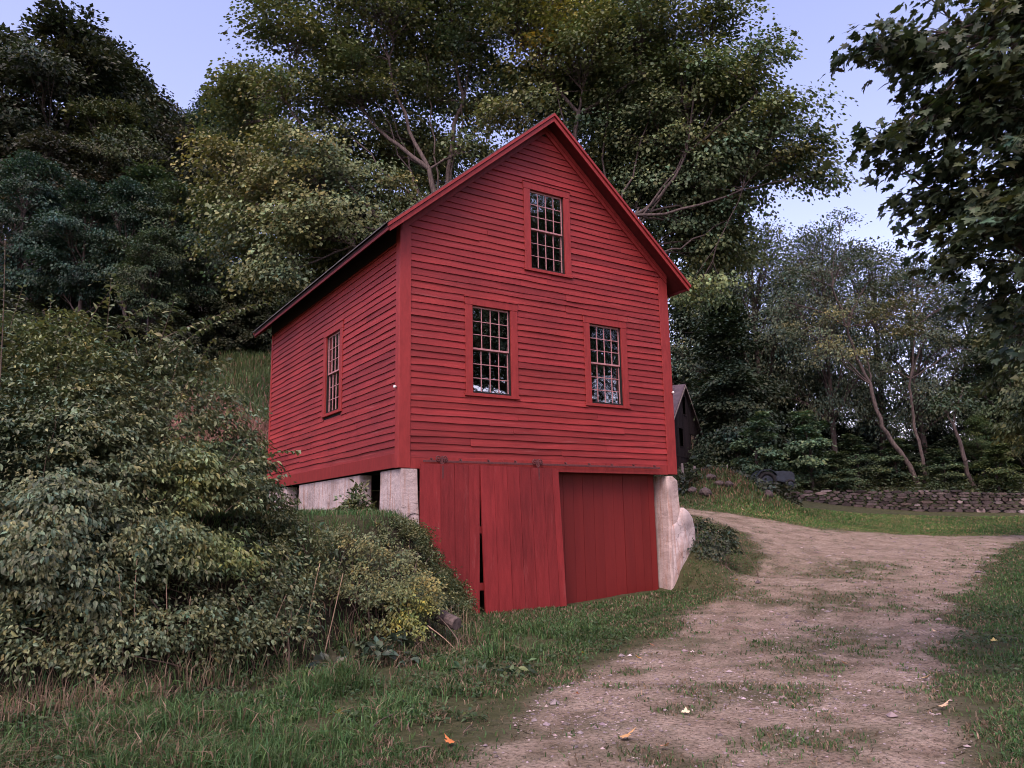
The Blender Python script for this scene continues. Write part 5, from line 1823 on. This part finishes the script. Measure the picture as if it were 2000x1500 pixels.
def grass():
    rng = np.random.default_rng(90)
    # lawn around the track and in front of the doors
    x, y, a, d = cone_points(rng, 680000, 4.2, 34, 1.0, 1.35)
    sd = _poly_sd(x, y, TOE)
    g = grassiness(x, y)
    patch = .08 + .92 * sstep(.42, .56, fbm(x * 1.5 + 4, y * 1.5, 205, 4)) + .4 * (y > -2.2) * (x > 1.2) + .5 * (x > 5.5)
    patch = np.minimum(patch, 1 - .75 * sstep(-.75, -.1, sd) * (x < .2) * sstep(.35, .55, fbm(x * 2, y * 2, 33, 3)))
    keep = (rng.random(len(x)) < g ** 1.5 * patch) & (sd < .25) & ~in_barn(x, y)
    x, y, a, d, g = x[keep], y[keep], a[keep], d[keep], g[keep]
    s = road_sd(x, y)
    left = sstep(1.5, -.5, x - .32 * (y + 9))      # long grass on the left of the track
    tall = left * sstep(-.3, -1.3, s) * (d < 12)
    near_wall = sstep(2.6, .5, -y) * (x > 1.2)
    h = (.035 + .03 * rng.random(len(x)) + .045 * sstep(-.3, -1.5, s)) * (1 + .3 * rng.random(len(x)))
    h = h * (1 - .3 * near_wall) + tall * rng.uniform(.03, .24, len(x)) * sstep(.38, .62, fbm(x * 1.7, y * 1.7, 77, 3))
    dry = .12 + .30 * sstep(-.9, .2, s) + .22 * sstep(.55, .7, fbm(x * .9, y * .9, 44, 3)) + .25 * near_wall + .45 * sstep(-1.0, -.1, sd[keep]) * (x < 0) + .35 * sstep(.54, .64, fbm(x * 1.1 + 7, y * 1.1, 222, 3)) * (x < 0)
    T = grass_tint(rng, x, y, dry)
    mnd = np.exp(-((a - 8.35) / 3.0) ** 2 - ((d - 31.0) / 2.2) ** 2)
    h = h + mnd * rng.uniform(.05, .30, len(x))
    T = T * (1 - mnd[:, None] * np.array([.30, .50, .3]))
    # the strip of lawn below the stone wall is a fresher green
    fresh = sstep(22, 27, d)[:, None]
    T = T * (1 + fresh * np.array([.35, .55, .15]) * sstep(5.5, 9, a)[:, None])
    wd = .0045 + .0011 * d
    V, F, Tn = blades(rng, x, y, h, wd * rng.uniform(.7, 1.3, len(x)), T, .75)
    tag(mk('grass', V, F, MAT['grass'], None, Tn), kind='stuff')
    # bank and the ground under the shrubs: rough long grass
    x, y, a, d = cone_points(rng, 150000, 6.5, 17, .8, 1.2)
    sd = _poly_sd(x, y, TOE)
    keep = (sd > -.1) & ~in_barn(x, y) & (rng.random(len(x)) < .35 + .65 * sstep(.9, 1.5, sd) * (y > -3))
    x, y, d = x[keep], y[keep], d[keep]
    h = rng.uniform(.07, .30, len(x)) * (1 - .4 * (y > -1.8))
    T = grass_tint(rng, x, y, np.where(y < -2.4, .45, .12))
    V, F, Tn = blades(rng, x, y, h, rng.uniform(.006, .013, len(x)), T, .7)
    tag(mk('bank_grass', V, F, MAT['grass'], None, Tn), kind='stuff')
    # tall dry and green stalks fringing the foot of the bank
    n = 9000
    x, y = rng.uniform(-9, .6, n), rng.uniform(-4.9, -1.5, n)
    sd = _poly_sd(x, y, TOE)
    keep = (sd > -.30) & (sd < .55) & (rng.random(n) < .15 + .85 * sstep(.45, .6, fbm(x * 1.8, y * 1.8, 301, 3)))
    x, y = x[keep], y[keep]
    T = grass_tint(rng, x, y, .75)
    V, F, Tn = blades(rng, x, y, rng.uniform(.15, .48, len(x)), rng.uniform(.006, .011, len(x)), T, .55)
    tag(mk('bank_weeds', V, F, MAT['grass'], None, Tn), kind='stuff')
    # hillside meadow behind the shrub
    x, y, a, d = cone_points(rng, 220000, 17, 38, .62, 1.0)
    keep = (a < -.18 * d) & (duffness(x, y) < .5) & (_poly_sd(x, y, TOE) > 1) & ~in_barn(x, y)
    x, y, a, d = x[keep], y[keep], a[keep], d[keep]
    lawn = sstep(25.2, 24.2, d)
    h = rng.uniform(.2, .55, len(x)) * (1 - .85 * lawn)
    tan = sstep(25, 25.6, d) * sstep(30.5, 28.5, d)
    T = grass_tint(rng, x, y, .10 + 1.2 * tan * sstep(.3, .5, fbm(x * .5, y * .5, 61, 3))) * np.array([1.45, 1.12, 1.35])
    V, F, Tn = blades(rng, x, y, h, rng.uniform(.02, .04, len(x)), T, .4)
    tag(mk('meadow_grass', V, F, MAT['grass'], None, Tn), kind='stuff')
    # low broad leaves among the long grass
    x, y, a, d = cone_points(rng, 60000, 4.6, 13, .72, 1.2)
    sd = _poly_sd(x, y, TOE)
    s = road_sd(x, y)
    pat = sstep(.52, .66, fbm(x * 1.6, y * 1.6, 123, 3))
    keep = (rng.random(len(x)) < pat) & (s < -.2) & (sd < 1.2) & ~in_barn(x, y)
    x, y, d = x[keep], y[keep], d[keep]
    n = len(x)
    P = np.stack([x, y, height(x, y) + rng.uniform(.01, .10, n)], 1)
    A = np.column_stack([rng.normal(0, 1, (n, 2)), rng.normal(0, .3, n)])
    V, F, Tn = leaves(P, A, np.array([0, 0, 1.0]) + rng.normal(0, .45, (n, 3)), rng.uniform(.025, .06, n), OVATE, leaf_tint(rng, n, .25) * np.array([.045, .075, .032]))
    tag(mk('ground_cover', V, F, MAT['grass'], None, Tn), kind='stuff')
    # weeds and seedlings on the floor of the right wood
    n = 26000
    a = rng.uniform(6, 40, n)
    d = rng.uniform(37.3, 47, n)
    x, y = lw(a, d)
    P = np.stack([x, y, height(x, y) + rng.random(n) ** 2 * .75 * sstep(.3, .6, fbm(x * .7, y * .7, 260, 3))], 1)
    A = np.column_stack([rng.normal(0, 1, (n, 2)), rng.normal(-.2, .3, n)])
    V, F, Tn = leaves(P, A, np.array([0, 0, 1.0]) + rng.normal(0, .5, (n, 3)), rng.uniform(.10, .24, n), DIAM, leaf_tint(rng, n, .35) * np.array([.045, .062, .030]))
    tag(mk('undergrowth', V, F, MAT['grass'], None, Tn), kind='stuff')
    # the same on the floor of the left wood
    n = 42000
    d = rng.uniform(23, 44, n)
    a = -d * rng.uniform(.26, .95, n)
    x, y = lw(a, d)
    keep = duffness(x, y) > .35
    x, y = x[keep], y[keep]
    n = len(x)
    P = np.stack([x, y, height(x, y) + rng.random(n) ** 2 * .8 * sstep(.3, .6, fbm(x * .7, y * .7, 270, 3))], 1)
    A = np.column_stack([rng.normal(0, 1, (n, 2)), rng.normal(-.2, .3, n)])
    V, F, Tn = leaves(P, A, np.array([0, 0, 1.0]) + rng.normal(0, .5, (n, 3)), rng.uniform(.12, .28, n), DIAM, leaf_tint(rng, n, .35) * np.array([.034, .050, .026]))
    tag(mk('undergrowth', V, F, MAT['grass'], None, Tn), kind='stuff')
    # dead bits and sparse worn tufts on the track
    x, y, a, d = cone_points(rng, 130000, 4.2, 28, .75, 1.45)
    s = road_sd(x, y)
    keep = (s > -.4) & (rng.random(len(x)) < .12 + .88 * sstep(.5, .66, fbm(x * 2.2, y * 4.2, 240, 4)))
    x, y, d = x[keep], y[keep], d[keep]
    v = np.exp(rng.normal(0, .4, len(x)))[:, None]
    T = np.where((rng.random(len(x)) < .45)[:, None], np.array([[.040, .056, .026]]), np.array([[.085, .062, .044]])) * v
    V, F, Tn = blades(rng, x, y, rng.uniform(.010, .035, len(x)), (.004 + .0012 * d) * rng.uniform(.7, 1.4, len(x)), T, 1.1)
    tag(mk('track_litter', V, F, MAT['grass'], None, Tn), kind='stuff')
    # gravel
    x, y, a, d = cone_points(rng, 70000, 4.4, 24, .75, 1.5)
    s = road_sd(x, y)
    keep = (s > -.3) & (grassiness(x, y) < .75) & (rng.random(len(x)) < .25 + .75 * sstep(.4, .62, fbm(x * 1.2, y * 1.2, 140, 3)))
    x, y, d = x[keep], y[keep], d[keep]
    n = len(x)
    S = .0052 * np.exp(rng.normal(0, .6, n)) * (1 + d * .03)
    cube = np.array([[0, 0, 1], [1, 0, 0], [0, 1, 0], [-1, 0, 0], [0, -1, 0], [0, 0, -.6]], float)
    V = cube[None] * S[:, None, None] * rng.uniform(.6, 1.3, (n, 6, 1)) * np.array([1.2, 1.0, .65])
    th = rng.uniform(0, 2 * PI, n)
    c_, s_ = np.cos(th)[:, None], np.sin(th)[:, None]
    V = np.stack([V[..., 0] * c_ - V[..., 1] * s_, V[..., 0] * s_ + V[..., 1] * c_, V[..., 2]], -1)
    V = V + np.stack([x, y, height(x, y) + .006 + S * .15], 1)[:, None]
    f = np.array([[0, 1, 2], [0, 2, 3], [0, 3, 4], [0, 4, 1], [5, 2, 1], [5, 3, 2], [5, 4, 3], [5, 1, 4]])
    F = ((np.arange(n) * 6)[:, None, None] + f[None]).reshape(-1, 3)
    v = np.exp(rng.normal(-.60, .34, n))
    T = np.stack([v, v * rng.uniform(.9, 1.0, n), v * rng.uniform(.85, 1.02, n)], 1)
    tag(mk('gravel', V.reshape(-1, 3), F, MAT['pebble'], None, np.repeat(T, 6, axis=0)), kind='stuff')


grass()


# ------------------------------------------------------------------ small things on the ground
def fallen_leaves():
    rng = np.random.default_rng(55)
    items = [((1212, 1450), .13, (.50, .30, .13), 'large curled yellow leaf lying on the bare track near the bottom edge'), ((1253, 1291), .075, (.55, .30, .05), 'orange yellow leaf where the grass meets the track'),
             ((1141, 1282), .08, (.55, .45, .10), 'yellow leaf in the short grass in front of the doors'), ((652, 1402), .12, (.60, .52, .22), 'pale yellow leaf in the long grass at lower left'), ((1123, 1364), .06, (.50, .20, .07), 'small orange leaf on the dry edge of the track'),
             ((888, 1464), .10, (.50, .18, .06), 'red orange leaf at the bottom corner of the long grass'), ((1339, 1402), .065, (.62, .55, .36), 'cream leaf beside a grass tuft on the track'), ((1293, 1467), .07, (.45, .24, .14), 'pinkish brown leaf at the bottom right of the curled yellow one'),
             ((1655, 1302), .06, (.55, .28, .12), 'orange leaf on the grassy strip between the wheel ruts'), ((1830, 1239), .07, (.60, .45, .25), 'pale leaf on the right edge of the track'), ((1437, 1136), .07, (.62, .42, .08), 'bright yellow leaf on the track right of the barn'),
             ((1802, 1330), .08, (.60, .42, .22), 'tan leaf on the grass spur at the right edge of the track'), ((1834, 1390), .10, (.60, .42, .26), 'big tan leaf at the lower right edge of the track'), ((1235, 1493), .07, (.6, .55, .48), 'whitish leaf scrap at the bottom edge of the track'),
             ((1278, 1266), .07, (.42, .16, .08), 'rusty leaf at the grass edge above the orange yellow one'), ((1942, 1257), .07, (.5, .42, .15), 'yellowish leaf in the grass at right')]
    for (u, v), s, col, lab in items:
        x, y, z = gnd(u, v)
        V, F, T = leaves(np.zeros((1, 3)), np.array([[math.cos(u), math.sin(u), .1]]), np.array([[.15, .1, 1.0]]), np.array([s]), (MAPLE[0] * np.array([1, 1, -1.6]), MAPLE[1]), np.ones((1, 3)))
        o = mk('fallen_leaf', V, F, MAT['deadleaf'], None, T)
        o.location = (x, y, z + .035)
        o.color = (*col, 1)
        tag(o, lab, 'leaf', 'fallen leaves on the ground')
    # cut log end sticking out of the bank
    p0, p1 = at(835, 1192, 10.9), at(893, 1219, 10.5)
    P = np.stack([p0 + (p1 - p0) * t for t in np.linspace(0, 1, 7)])
    mb = MB()
    mb.tube(P, np.array([.085, .088, .084, .090, .086, .088, .080]), 12)
    o = mb.build('log', MAT['bark'], None, False)
    tag(o, 'short weathered log poking out of the bank below the yellow flecked bush', 'log')
    # roots hanging from the eroded bank
    for i, (a, b, c) in enumerate([((835, 1222), (875, 1250), (888, 1268)), ((812, 1240), (840, 1262), (838, 1285))]):
        d = 10.15
        q = [at(*a, d), at(*b, d - .02), at(*c, d - .03)]
        mb = MB()
        mb.tube(bez(q[0], q[1], q[2], 9), np.linspace(.008, .004, 9), 6)
        o = mb.build('root', MAT['straw'] if i == 0 else MAT['stem'], None, True)
        tag(o, ['pale bent root dangling from the bare bank below the bush', 'brown root dangling from the bare bank left of the pale one'][i], 'root')
    # sticks by the track
    for (u0, v0, u1, v1, lab) in [(905, 1440, 925, 1425, 'thin brown twig at the left edge of the track'), (808, 1478, 842, 1472, 'pale stick lying in the grass at the bottom edge')]:
        a, b = np.array(gnd(u0, v0)), np.array(gnd(u1, v1))
        a[2] += .03
        b[2] += .035
        mb = MB()
        mb.tube(bez(a, (a + b) / 2 + np.array([0, 0, .02]), b, 6), [.006, .006, .005, .005, .004, .003], 6)
        tag(mb.build('twig', MAT['stem'], None, True), lab, 'twig')


fallen_leaves()


# ------------------------------------------------------------------ stone wall, black barn, blue machine
def stone_wall():
    rng = np.random.default_rng(66)
    line = [gnd(1490, 966), gnd(1560, 975), gnd(1640, 985), gnd(1720, 993), gnd(1800, 998), gnd(1900, 1000), gnd(2000, 1001)]
    dist = [38.3, 37.7, 37, 36.5, 36, 35.5, 35, 34]
    us = [1490, 1560, 1640, 1720, 1800, 1900, 2000, 2200]
    tops = [963, 959, 957, 957, 957, 959, 961, 965]
    base, top = [], []
    for u, d, vt in zip(us, dist, tops):
        p = at(u, 1000, d)
        base.append([p[0], p[1], hz(p[0], p[1]) - .05])
        top.append(at(u, vt, d)[2])
    base, top = np.array(base), np.array(top)
    seg = np.concatenate([[0], np.cumsum(np.linalg.norm(np.diff(base[:, :2], axis=0), axis=1))])
    mb = MB()
    ico = None
    core = MB()
    s = 0
    rows = 0
    z = -.05
    L = seg[-1]
    # a dark earth core behind the stones
    zz = 0
    cnt = 0
    rowz = 0.0
    while rowz < 1.35:
        rh = rng.uniform(.075, .17)
        s = rng.uniform(-.2, 0)
        while s < L:
            wl = rng.uniform(.16, .62)
            big = rng.random() < .05
            hh = rh * rng.uniform(.85, 1.25) * (1.8 if big else 1)
            if big:
                wl = hh * rng.uniform(1.1, 1.5)
            c = s + wl / 2
            if c > 0:
                b = np.array([np.interp(c, seg, base[:, i]) for i in range(3)])
                tp = np.interp(c, seg, top) - .10 * (vnoise(np.array([c * 1.3]), np.array([0.5]), 4)[0] - .3)
                if b[2] + rowz + .4 * rh < tp:
                    i = np.searchsorted(seg, c).clip(1, len(seg) - 1)
                    dr = unit((base[i] - base[i - 1]) * np.array([1, 1, 0]))
                    nr = np.array([dr[1], -dr[0], 0])
                    if nr @ np.array([HF[0], HF[1], 0]) > 0:
                        nr = -nr
                    pr = rng.uniform(-.05, .07) - rowz * .10
                    a_ = np.linspace(0, 2 * PI, 8)[:-1] + rng.uniform(0, .6)
                    ring = []
                    for (k, sc) in ((-.5, .80), (0.0, 1.0), (.5, .82)):
                        for t in a_:
                            sq = 1 / max(abs(math.cos(t)), abs(math.sin(t))) ** .6
                            j = rng.uniform(.88, 1.08)
                            ring.append(b + dr * (math.cos(t) * sq * wl * .48 * sc * j) + np.array([0, 0, rowz + rh * .5 + math.sin(t) * sq * hh * .5 * sc * j]) + nr * (pr + k * -.30 * (-1) * 1.0))
                    m = len(a_)
                    i2 = np.arange(2)[:, None] * m
                    j2 = np.arange(m)[None]
                    F = np.stack([i2 + j2, i2 + (j2 + 1) % m, i2 + m + (j2 + 1) % m, i2 + m + j2], -1).reshape(-1, 4)
                    v = math.exp(rng.normal(-.05, .40))
                    if rng.random() < .07:
                        v *= 2.6
                    mb.add(np.array(ring), [F, np.array([list(range(m))[::-1], list(range(2 * m, 3 * m))])], (v * rng.uniform(.95, 1.08), v, v * rng.uniform(.92, 1.05)))
                    cnt += 1
            s += wl + rng.uniform(.0, .02)
        rowz += rh
    o = mb.build('stone_wall', MAT['stone'], None, False)
    tag(o, 'low dry stone wall of dark fieldstones at the edge of the wood', 'wall')


stone_wall()


def black_barn():
    # gable faces right, the long roof runs away to the left behind the red barn
    c0, c1 = at(1313.5, 920, 42), at(1369, 919, 47)
    g = unit((c1 - c0) * np.array([1, 1, 0]))
    Wd = np.linalg.norm((c1 - c0)[:2])
    nrm = np.array([g[1], -g[0], 0])
    if nrm @ np.array([HR[0], HR[1], 0]) < 0:
        nrm = -nrm
    back = -nrm
    z0 = min(hz(*c0[:2]), hz(*c1[:2])) - .3
    ze = at(1314, 822, 42)[2]
    zr = at(1341, 752, 44.5)[2]
    t = empty('black_barn', (c0[0], c0[1], hz(*c0[:2])), 'old unpainted barn of blackened boards with a purple grey metal roof, behind the red one', 'barn')
    o3 = np.array([c0[0], c0[1], 0])
    Q = lambda s, b, z: o3 + g * s + back * b + np.array([0, 0, z])
    rng = np.random.default_rng(9)
    mb = MB()
    # upright boards of the gable with three openings left out; windows as (s0,s1,z0,z1)
    H = ze - z0
    op = [(Wd * .27, Wd * .42, z0 + H * .60, z0 + H * .93), (Wd * .66, Wd * .82, z0 + H * .57, z0 + H * .88), (Wd * .44, Wd * .56, ze + (zr - ze) * .28, ze + (zr - ze) * .72)]
    n = 26
    for i in range(n):
        a, b = Wd * i / n, Wd * (i + 1) / n
        m = (a + b) / 2
        roofz = lambda s: zr - abs(s - Wd / 2) * (zr - ze) / (Wd / 2) - .03
        tv = math.exp(rng.normal(0, .3))
        cuts = [(z0, None)]
        holes = sorted([(q[2], q[3]) for q in op if q[0] < m < q[1]])
        lo = z0
        off = rng.normal(0, .008)
        for (h0, h1) in holes:
            mb.hexa([Q(a + .006, .0, lo) + nrm * off, Q(a + .006, 0, h0) + nrm * off, Q(a + .006, .03, lo), Q(a + .006, .03, h0), Q(b, 0, lo) + nrm * off, Q(b, 0, h0) + nrm * off, Q(b, .03, lo), Q(b, .03, h0)], (tv, tv * .95, tv * .95))
            lo = h1
        mb.hexa([Q(a + .006, 0, lo) + nrm * off, Q(a + .006, 0, roofz(a)) + nrm * off, Q(a + .006, .03, lo), Q(a + .006, .03, roofz(a)), Q(b, 0, lo) + nrm * off, Q(b, 0, roofz(b)) + nrm * off, Q(b, .03, lo), Q(b, .03, roofz(b))], (tv, tv * .95, tv * .95))
    mb.build('gable_wall', MAT['oldwood'], t, local=t.location)
    mb = MB()
    Ld = 9.0
    for s_ in (0, Wd):
        k = .03 if s_ == 0 else -.03
        mb.hexa([Q(s_, .035, z0), Q(s_, .035, ze), Q(s_ + k, .035, z0), Q(s_ + k, .035, ze), Q(s_, Ld, z0), Q(s_, Ld, ze), Q(s_ + k, Ld, z0), Q(s_ + k, Ld, ze)])
    mb.hexa([Q(.04, Ld - .03, z0), Q(.04, Ld - .03, ze), Q(.04, Ld, z0), Q(.04, Ld, ze), Q(Wd - .04, Ld - .03, z0), Q(Wd - .04, Ld - .03, ze), Q(Wd - .04, Ld, z0), Q(Wd - .04, Ld, ze)])
    mb.build('side_wall', MAT['oldwood'], t, local=t.location)
    for sg in (0, 1):
        mb = MB()
        se = -.25 if sg == 0 else Wd + .25
        zz = ze - .25 * (zr - ze) / (Wd / 2)
        mb.hexa([Q(se, -.18, zz), Q(se, -.18, zz + .05), Q(se, Ld + .2, zz), Q(se, Ld + .2, zz + .05), Q(Wd / 2, -.18, zr), Q(Wd / 2, -.18, zr + .05), Q(Wd / 2, Ld + .2, zr), Q(Wd / 2, Ld + .2, zr + .05)])
        for k in range(16):
            b_ = -.15 + k * .6
            mb.tube([Q(se, b_, zz + .055), Q(Wd / 2, b_, zr + .055)], .016, 4)
        mb.build('roof', MAT['metalroof'], t, local=t.location)
        mb = MB()
        mb.hexa([Q(se, -.20, zz - .12), Q(se, -.20, zz - .005), Q(se, -.17, zz - .12), Q(se, -.17, zz - .005), Q(Wd / 2, -.20, zr - .12), Q(Wd / 2, -.20, zr - .005), Q(Wd / 2, -.17, zr - .12), Q(Wd / 2, -.17, zr - .005)])
        mb.build('rake_board', MAT['greywood'], t, local=t.location)
    for i, q in enumerate(op):
        mb = MB()
        e = .05
        for (a, b, c, d) in ((q[0] - e, q[0], q[2] - e, q[3] + e), (q[1], q[1] + e, q[2] - e, q[3] + e), (q[0], q[1], q[2] - e, q[2]), (q[0], q[1], q[3], q[3] + e)):
            mb.hexa([Q(a, -.03, c), Q(a, -.03, d), Q(a, .02, c), Q(a, .02, d), Q(b, -.03, c), Q(b, -.03, d), Q(b, .02, c), Q(b, .02, d)])
        wn = mb.build('window', MAT['oldwood'], t, local=t.location)
        if i == 1:
            mb = MB()
            a, b = q[0] + (q[1] - q[0]) * .45, q[1] - .02
            mb.hexa([Q(a, .02, q[2] + .03), Q(a, .02, q[3] - .03), Q(a, .03, q[2] + .03), Q(a, .03, q[3] - .03), Q(b, .02, q[2] + .03), Q(b, .02, q[3] - .03), Q(b, .03, q[2] + .03), Q(b, .03, q[3] - .03)])
            sc = mb.build('pale_panel', MAT['straw'], wn, local=t.location)  # pale panel across half the opening
            tag(sc, 'pale panel in one half of the right window')
    mb = MB()
    mb.hexa([Q(.1, .3, z0), Q(.1, .3, ze + .3), Q(.1, Ld - .2, z0), Q(.1, Ld - .2, ze + .3), Q(Wd - .1, .3, z0), Q(Wd - .1, .3, ze + .3), Q(Wd - .1, Ld - .2, z0), Q(Wd - .1, Ld - .2, ze + .3)])
    mb.build('dark_interior', MAT['black'], t, local=t.location)
    # girt line half way up
    mb = MB()
    zg = z0 + H * .40
    mb.hexa([Q(0, -.025, zg), Q(0, -.025, zg + .10), Q(0, -.003, zg), Q(0, -.003, zg + .10), Q(Wd, -.025, zg), Q(Wd, -.025, zg + .10), Q(Wd, -.003, zg), Q(Wd, -.003, zg + .10)])
    mb.build('girt', MAT['oldwood'], t, local=t.location)
    # two weathered posts standing before the gable
    for u, v0, v1, lab in ((1332, 930, 905, 'pale weathered post before the black barn, nearer the red barn'), (1356, 930, 910, 'pale weathered post before the black barn, farther from the red barn'), (1420, 930, 908, 'thin pale post on the grassy mound right of the black barn')):
        d = 40
        p = at(u, v1, d)
        b = hz(p[0], p[1])
        mb = MB()
        w_ = .075 if u < 1400 else .035
        mb.tube([(p[0], p[1], b - .1), (p[0] + .01, p[1], (b + p[2]) / 2), (p[0], p[1], p[2])], [w_, w_ * .95, w_ * .85], 8)
        tag(mb.build('post', MAT['greywood'], None, False), lab, 'post')


black_barn()


def machine():
    """an old blue machine half lost in the shade: wheels, rounded fender, hood and a seat back"""
    c = at(1503, 955, 39.5)
    zb = hz(c[0], c[1])
    t = empty('farm_tractor', (c[0], c[1], zb), 'faded blue tractor with black wheels in deep shade behind the mound', 'tractor')
    R3, F3 = np.array([HR[0], HR[1], 0]), np.array([HF[0], HF[1], 0])
    Q = lambda a, f, z: np.array([c[0], c[1], zb]) + R3 * a + F3 * f + np.array([0, 0, z])

    def wheel(a, f, r, wd):
        th = np.linspace(0, 2 * PI, 25)
        mb = MB()
        # tyre ring in the plane across the view
        P = np.array([Q(a + (r - wd * .5) * math.cos(k), f, r + (r - wd * .5) * math.sin(k)) for k in th])
        mb.tube(P, wd * .5, 8, cap=False)
        wh = mb.build('wheel', MAT['rubber'], t, True, local=t.location)
        mb = MB()
        mb.tube([Q(a, f - .06, r), Q(a, f - .03, r), Q(a, f + .05, r)], [r * .25, r * .62, r * .62], 16)
        mb.build('rim', MAT['bluepaint'], wh, False, local=t.location)
    t.scale = (.85, .85, .85)
    wheel(-.25, -.45, .58, .26)
    wheel(-.25, .55, .58, .26)
    wheel(1.15, -.35, .34, .16)
    wheel(1.15, .45, .34, .16)
    for f in (-.45, .55):
        mb = MB()
        th = np.linspace(.15 * PI, .95 * PI, 12)
        P0 = [Q(-.25 + .70 * math.cos(k), f - .17, .58 + .70 * math.sin(k)) for k in th]
        P1 = [Q(-.25 + .70 * math.cos(k), f + .17, .58 + .70 * math.sin(k)) for k in th]
        P2 = [Q(-.25 + .66 * math.cos(k), f - .17, .58 + .66 * math.sin(k)) for k in th]
        P3 = [Q(-.25 + .66 * math.cos(k), f + .17, .58 + .66 * math.sin(k)) for k in th]
        for i in range(11):
            mb.hexa([P2[i], P0[i], P3[i], P1[i], P2[i + 1], P0[i + 1], P3[i + 1], P1[i + 1]])
        mb.build('fender', MAT['bluepaint'], t, local=t.location)
    mb = MB()
    sec = [(.30, .62), (.30, 1.02), (.38, 1.16), (.9, 1.18), (1.35, 1.12), (1.48, .98), (1.48, .55), (1.0, .45)]
    for f0, f1 in ((-.22, .32),):
        n = len(sec)
        V = [Q(a, f0 + (.06 if z > 1.1 else 0), z) for a, z in sec] + [Q(a, f1 - (.06 if z > 1.1 else 0), z) for a, z in sec]
        mb.add(V, [np.array([[i, (i + 1) % n, n + (i + 1) % n, n + i] for i in range(n)]), np.array([list(range(n))[::-1]]), np.array([list(range(n, 2 * n))])])
    mb.build('hood', MAT['bluepaint'], t, local=t.location)
    mb = MB()
    mb.tube([Q(.35, .05, 1.05), Q(.18, .05, 1.32)], .02, 6)
    th = np.linspace(0, 2 * PI, 15)
    mb.tube([Q(.17 + .04 * math.sin(k), .05 + .19 * math.cos(k), 1.33 + .16 * math.sin(k)) for k in th], .016, 6, cap=False)
    mb.build('steering_wheel', MAT['rubber'], t, True, local=t.location)
    mb = MB()
    mb.hexa([Q(-.40, -.17, .92), Q(-.46, -.17, 1.28), Q(-.40, .27, .92), Q(-.46, .27, 1.28), Q(-.35, -.17, .92), Q(-.41, -.17, 1.28), Q(-.35, .27, .92), Q(-.41, .27, 1.28)])
    mb.hexa([Q(-.42, -.17, .88), Q(-.42, -.17, .94), Q(-.42, .27, .88), Q(-.42, .27, .94), Q(.02, -.17, .86), Q(.02, -.17, .92), Q(.02, .27, .86), Q(.02, .27, .92)])
    mb.build('seat', MAT['rubber'], t, local=t.location)


machine()


def rubble():
    """stones and bushes on the overgrown mound"""
    rng = np.random.default_rng(14)
    spots = [(1388, 938, .30, 'flat pale stone on the grassy mound'), (1352, 962, .34, 'brown stone at the foot of the mound nearest the red barn'), (1378, 966, .42, 'long dark stone at the foot of the mound'), (1405, 950, .26, 'greyish stone low on the mound'), (1424, 955, .28, 'pale stone low on the right of the mound'),
             (1326, 925, .25, 'small pale stone on top of the mound against the red barn'), (1560, 975, .30, 'fallen stone at the left end of the dry wall'), (1500, 970, .36, 'reddish boulder where the dry wall peters out')]
    for u, v, s, lab in spots:
        x, y, z = gnd(u, v)
        n = 90
        i = np.arange(n)
        ph = np.arccos(1 - 2 * (i + .5) / n)
        th = PI * (1 + 5 ** .5) * i
        import bmesh
        bm = bmesh.new()
        bmesh.ops.create_icosphere(bm, subdivisions=2, radius=1)
        k = rng.uniform(0, 10)
        V = np.array([q.co[:] for q in bm.verts])
        F = np.array([[q.index for q in f.verts] for f in bm.faces])
        bm.free()
        nz = fbm(V[:, 0] * 1.4 + k, V[:, 1] * 1.4 + V[:, 2] * 1.1, 5, 3)
        V = V * (.7 + .6 * nz)[:, None] * np.array([s, s * .7, s * .45]) * .8
        V[:, 2] *= 1.35
        o = mk('field_stone', V, F, MAT['stone'], None, np.broadcast_to([1.05, 1.0, .98], (len(V), 3)))
        o.location = (x, y, z + .05)
        o.rotation_euler = (0, 0, k)
        tag(o, lab, 'stone')
    L = lambda lst: [(at(u, v, d), r) for u, v, d, r in lst]
    shrub('low_bush', 'low dark bush spilling over the right end of the mound', 'bush', L([(1450, 955, 32, .6), (1470, 965, 31.5, .5), (1430, 940, 32.5, .6), (1485, 975, 31, .4), (1500, 985, 33, .35), (1545, 985, 34, .3), (1530, 962, 37.0, .45), (1500, 955, 36.6, .35)]), at(1455, 975, 31.8)[:2], .17, 60, 24, .3, (.036, .046, .026), 171, DIAM, .6, 14)
    shrub('low_bush', 'scrubby bush on the crown of the grassy mound', 'bush', L([(1395, 925, 32, .35), (1415, 930, 32, .4), (1375, 930, 31.8, .3)]), at(1400, 945, 31.8)[:2], .15, 60, 22, .3, (.040, .046, .026), 173, DIAM, .6, 14)
    shrub('low_bush', 'low weedy bush on the mound beside the red barn corner', 'bush', L([(1345, 950, 31, .45), (1365, 935, 31.5, .45), (1335, 970, 30.5, .35)]), at(1350, 965, 30.8)[:2], .17, 60, 22, .3, (.032, .042, .022), 172, DIAM, .6, 14)


rubble()
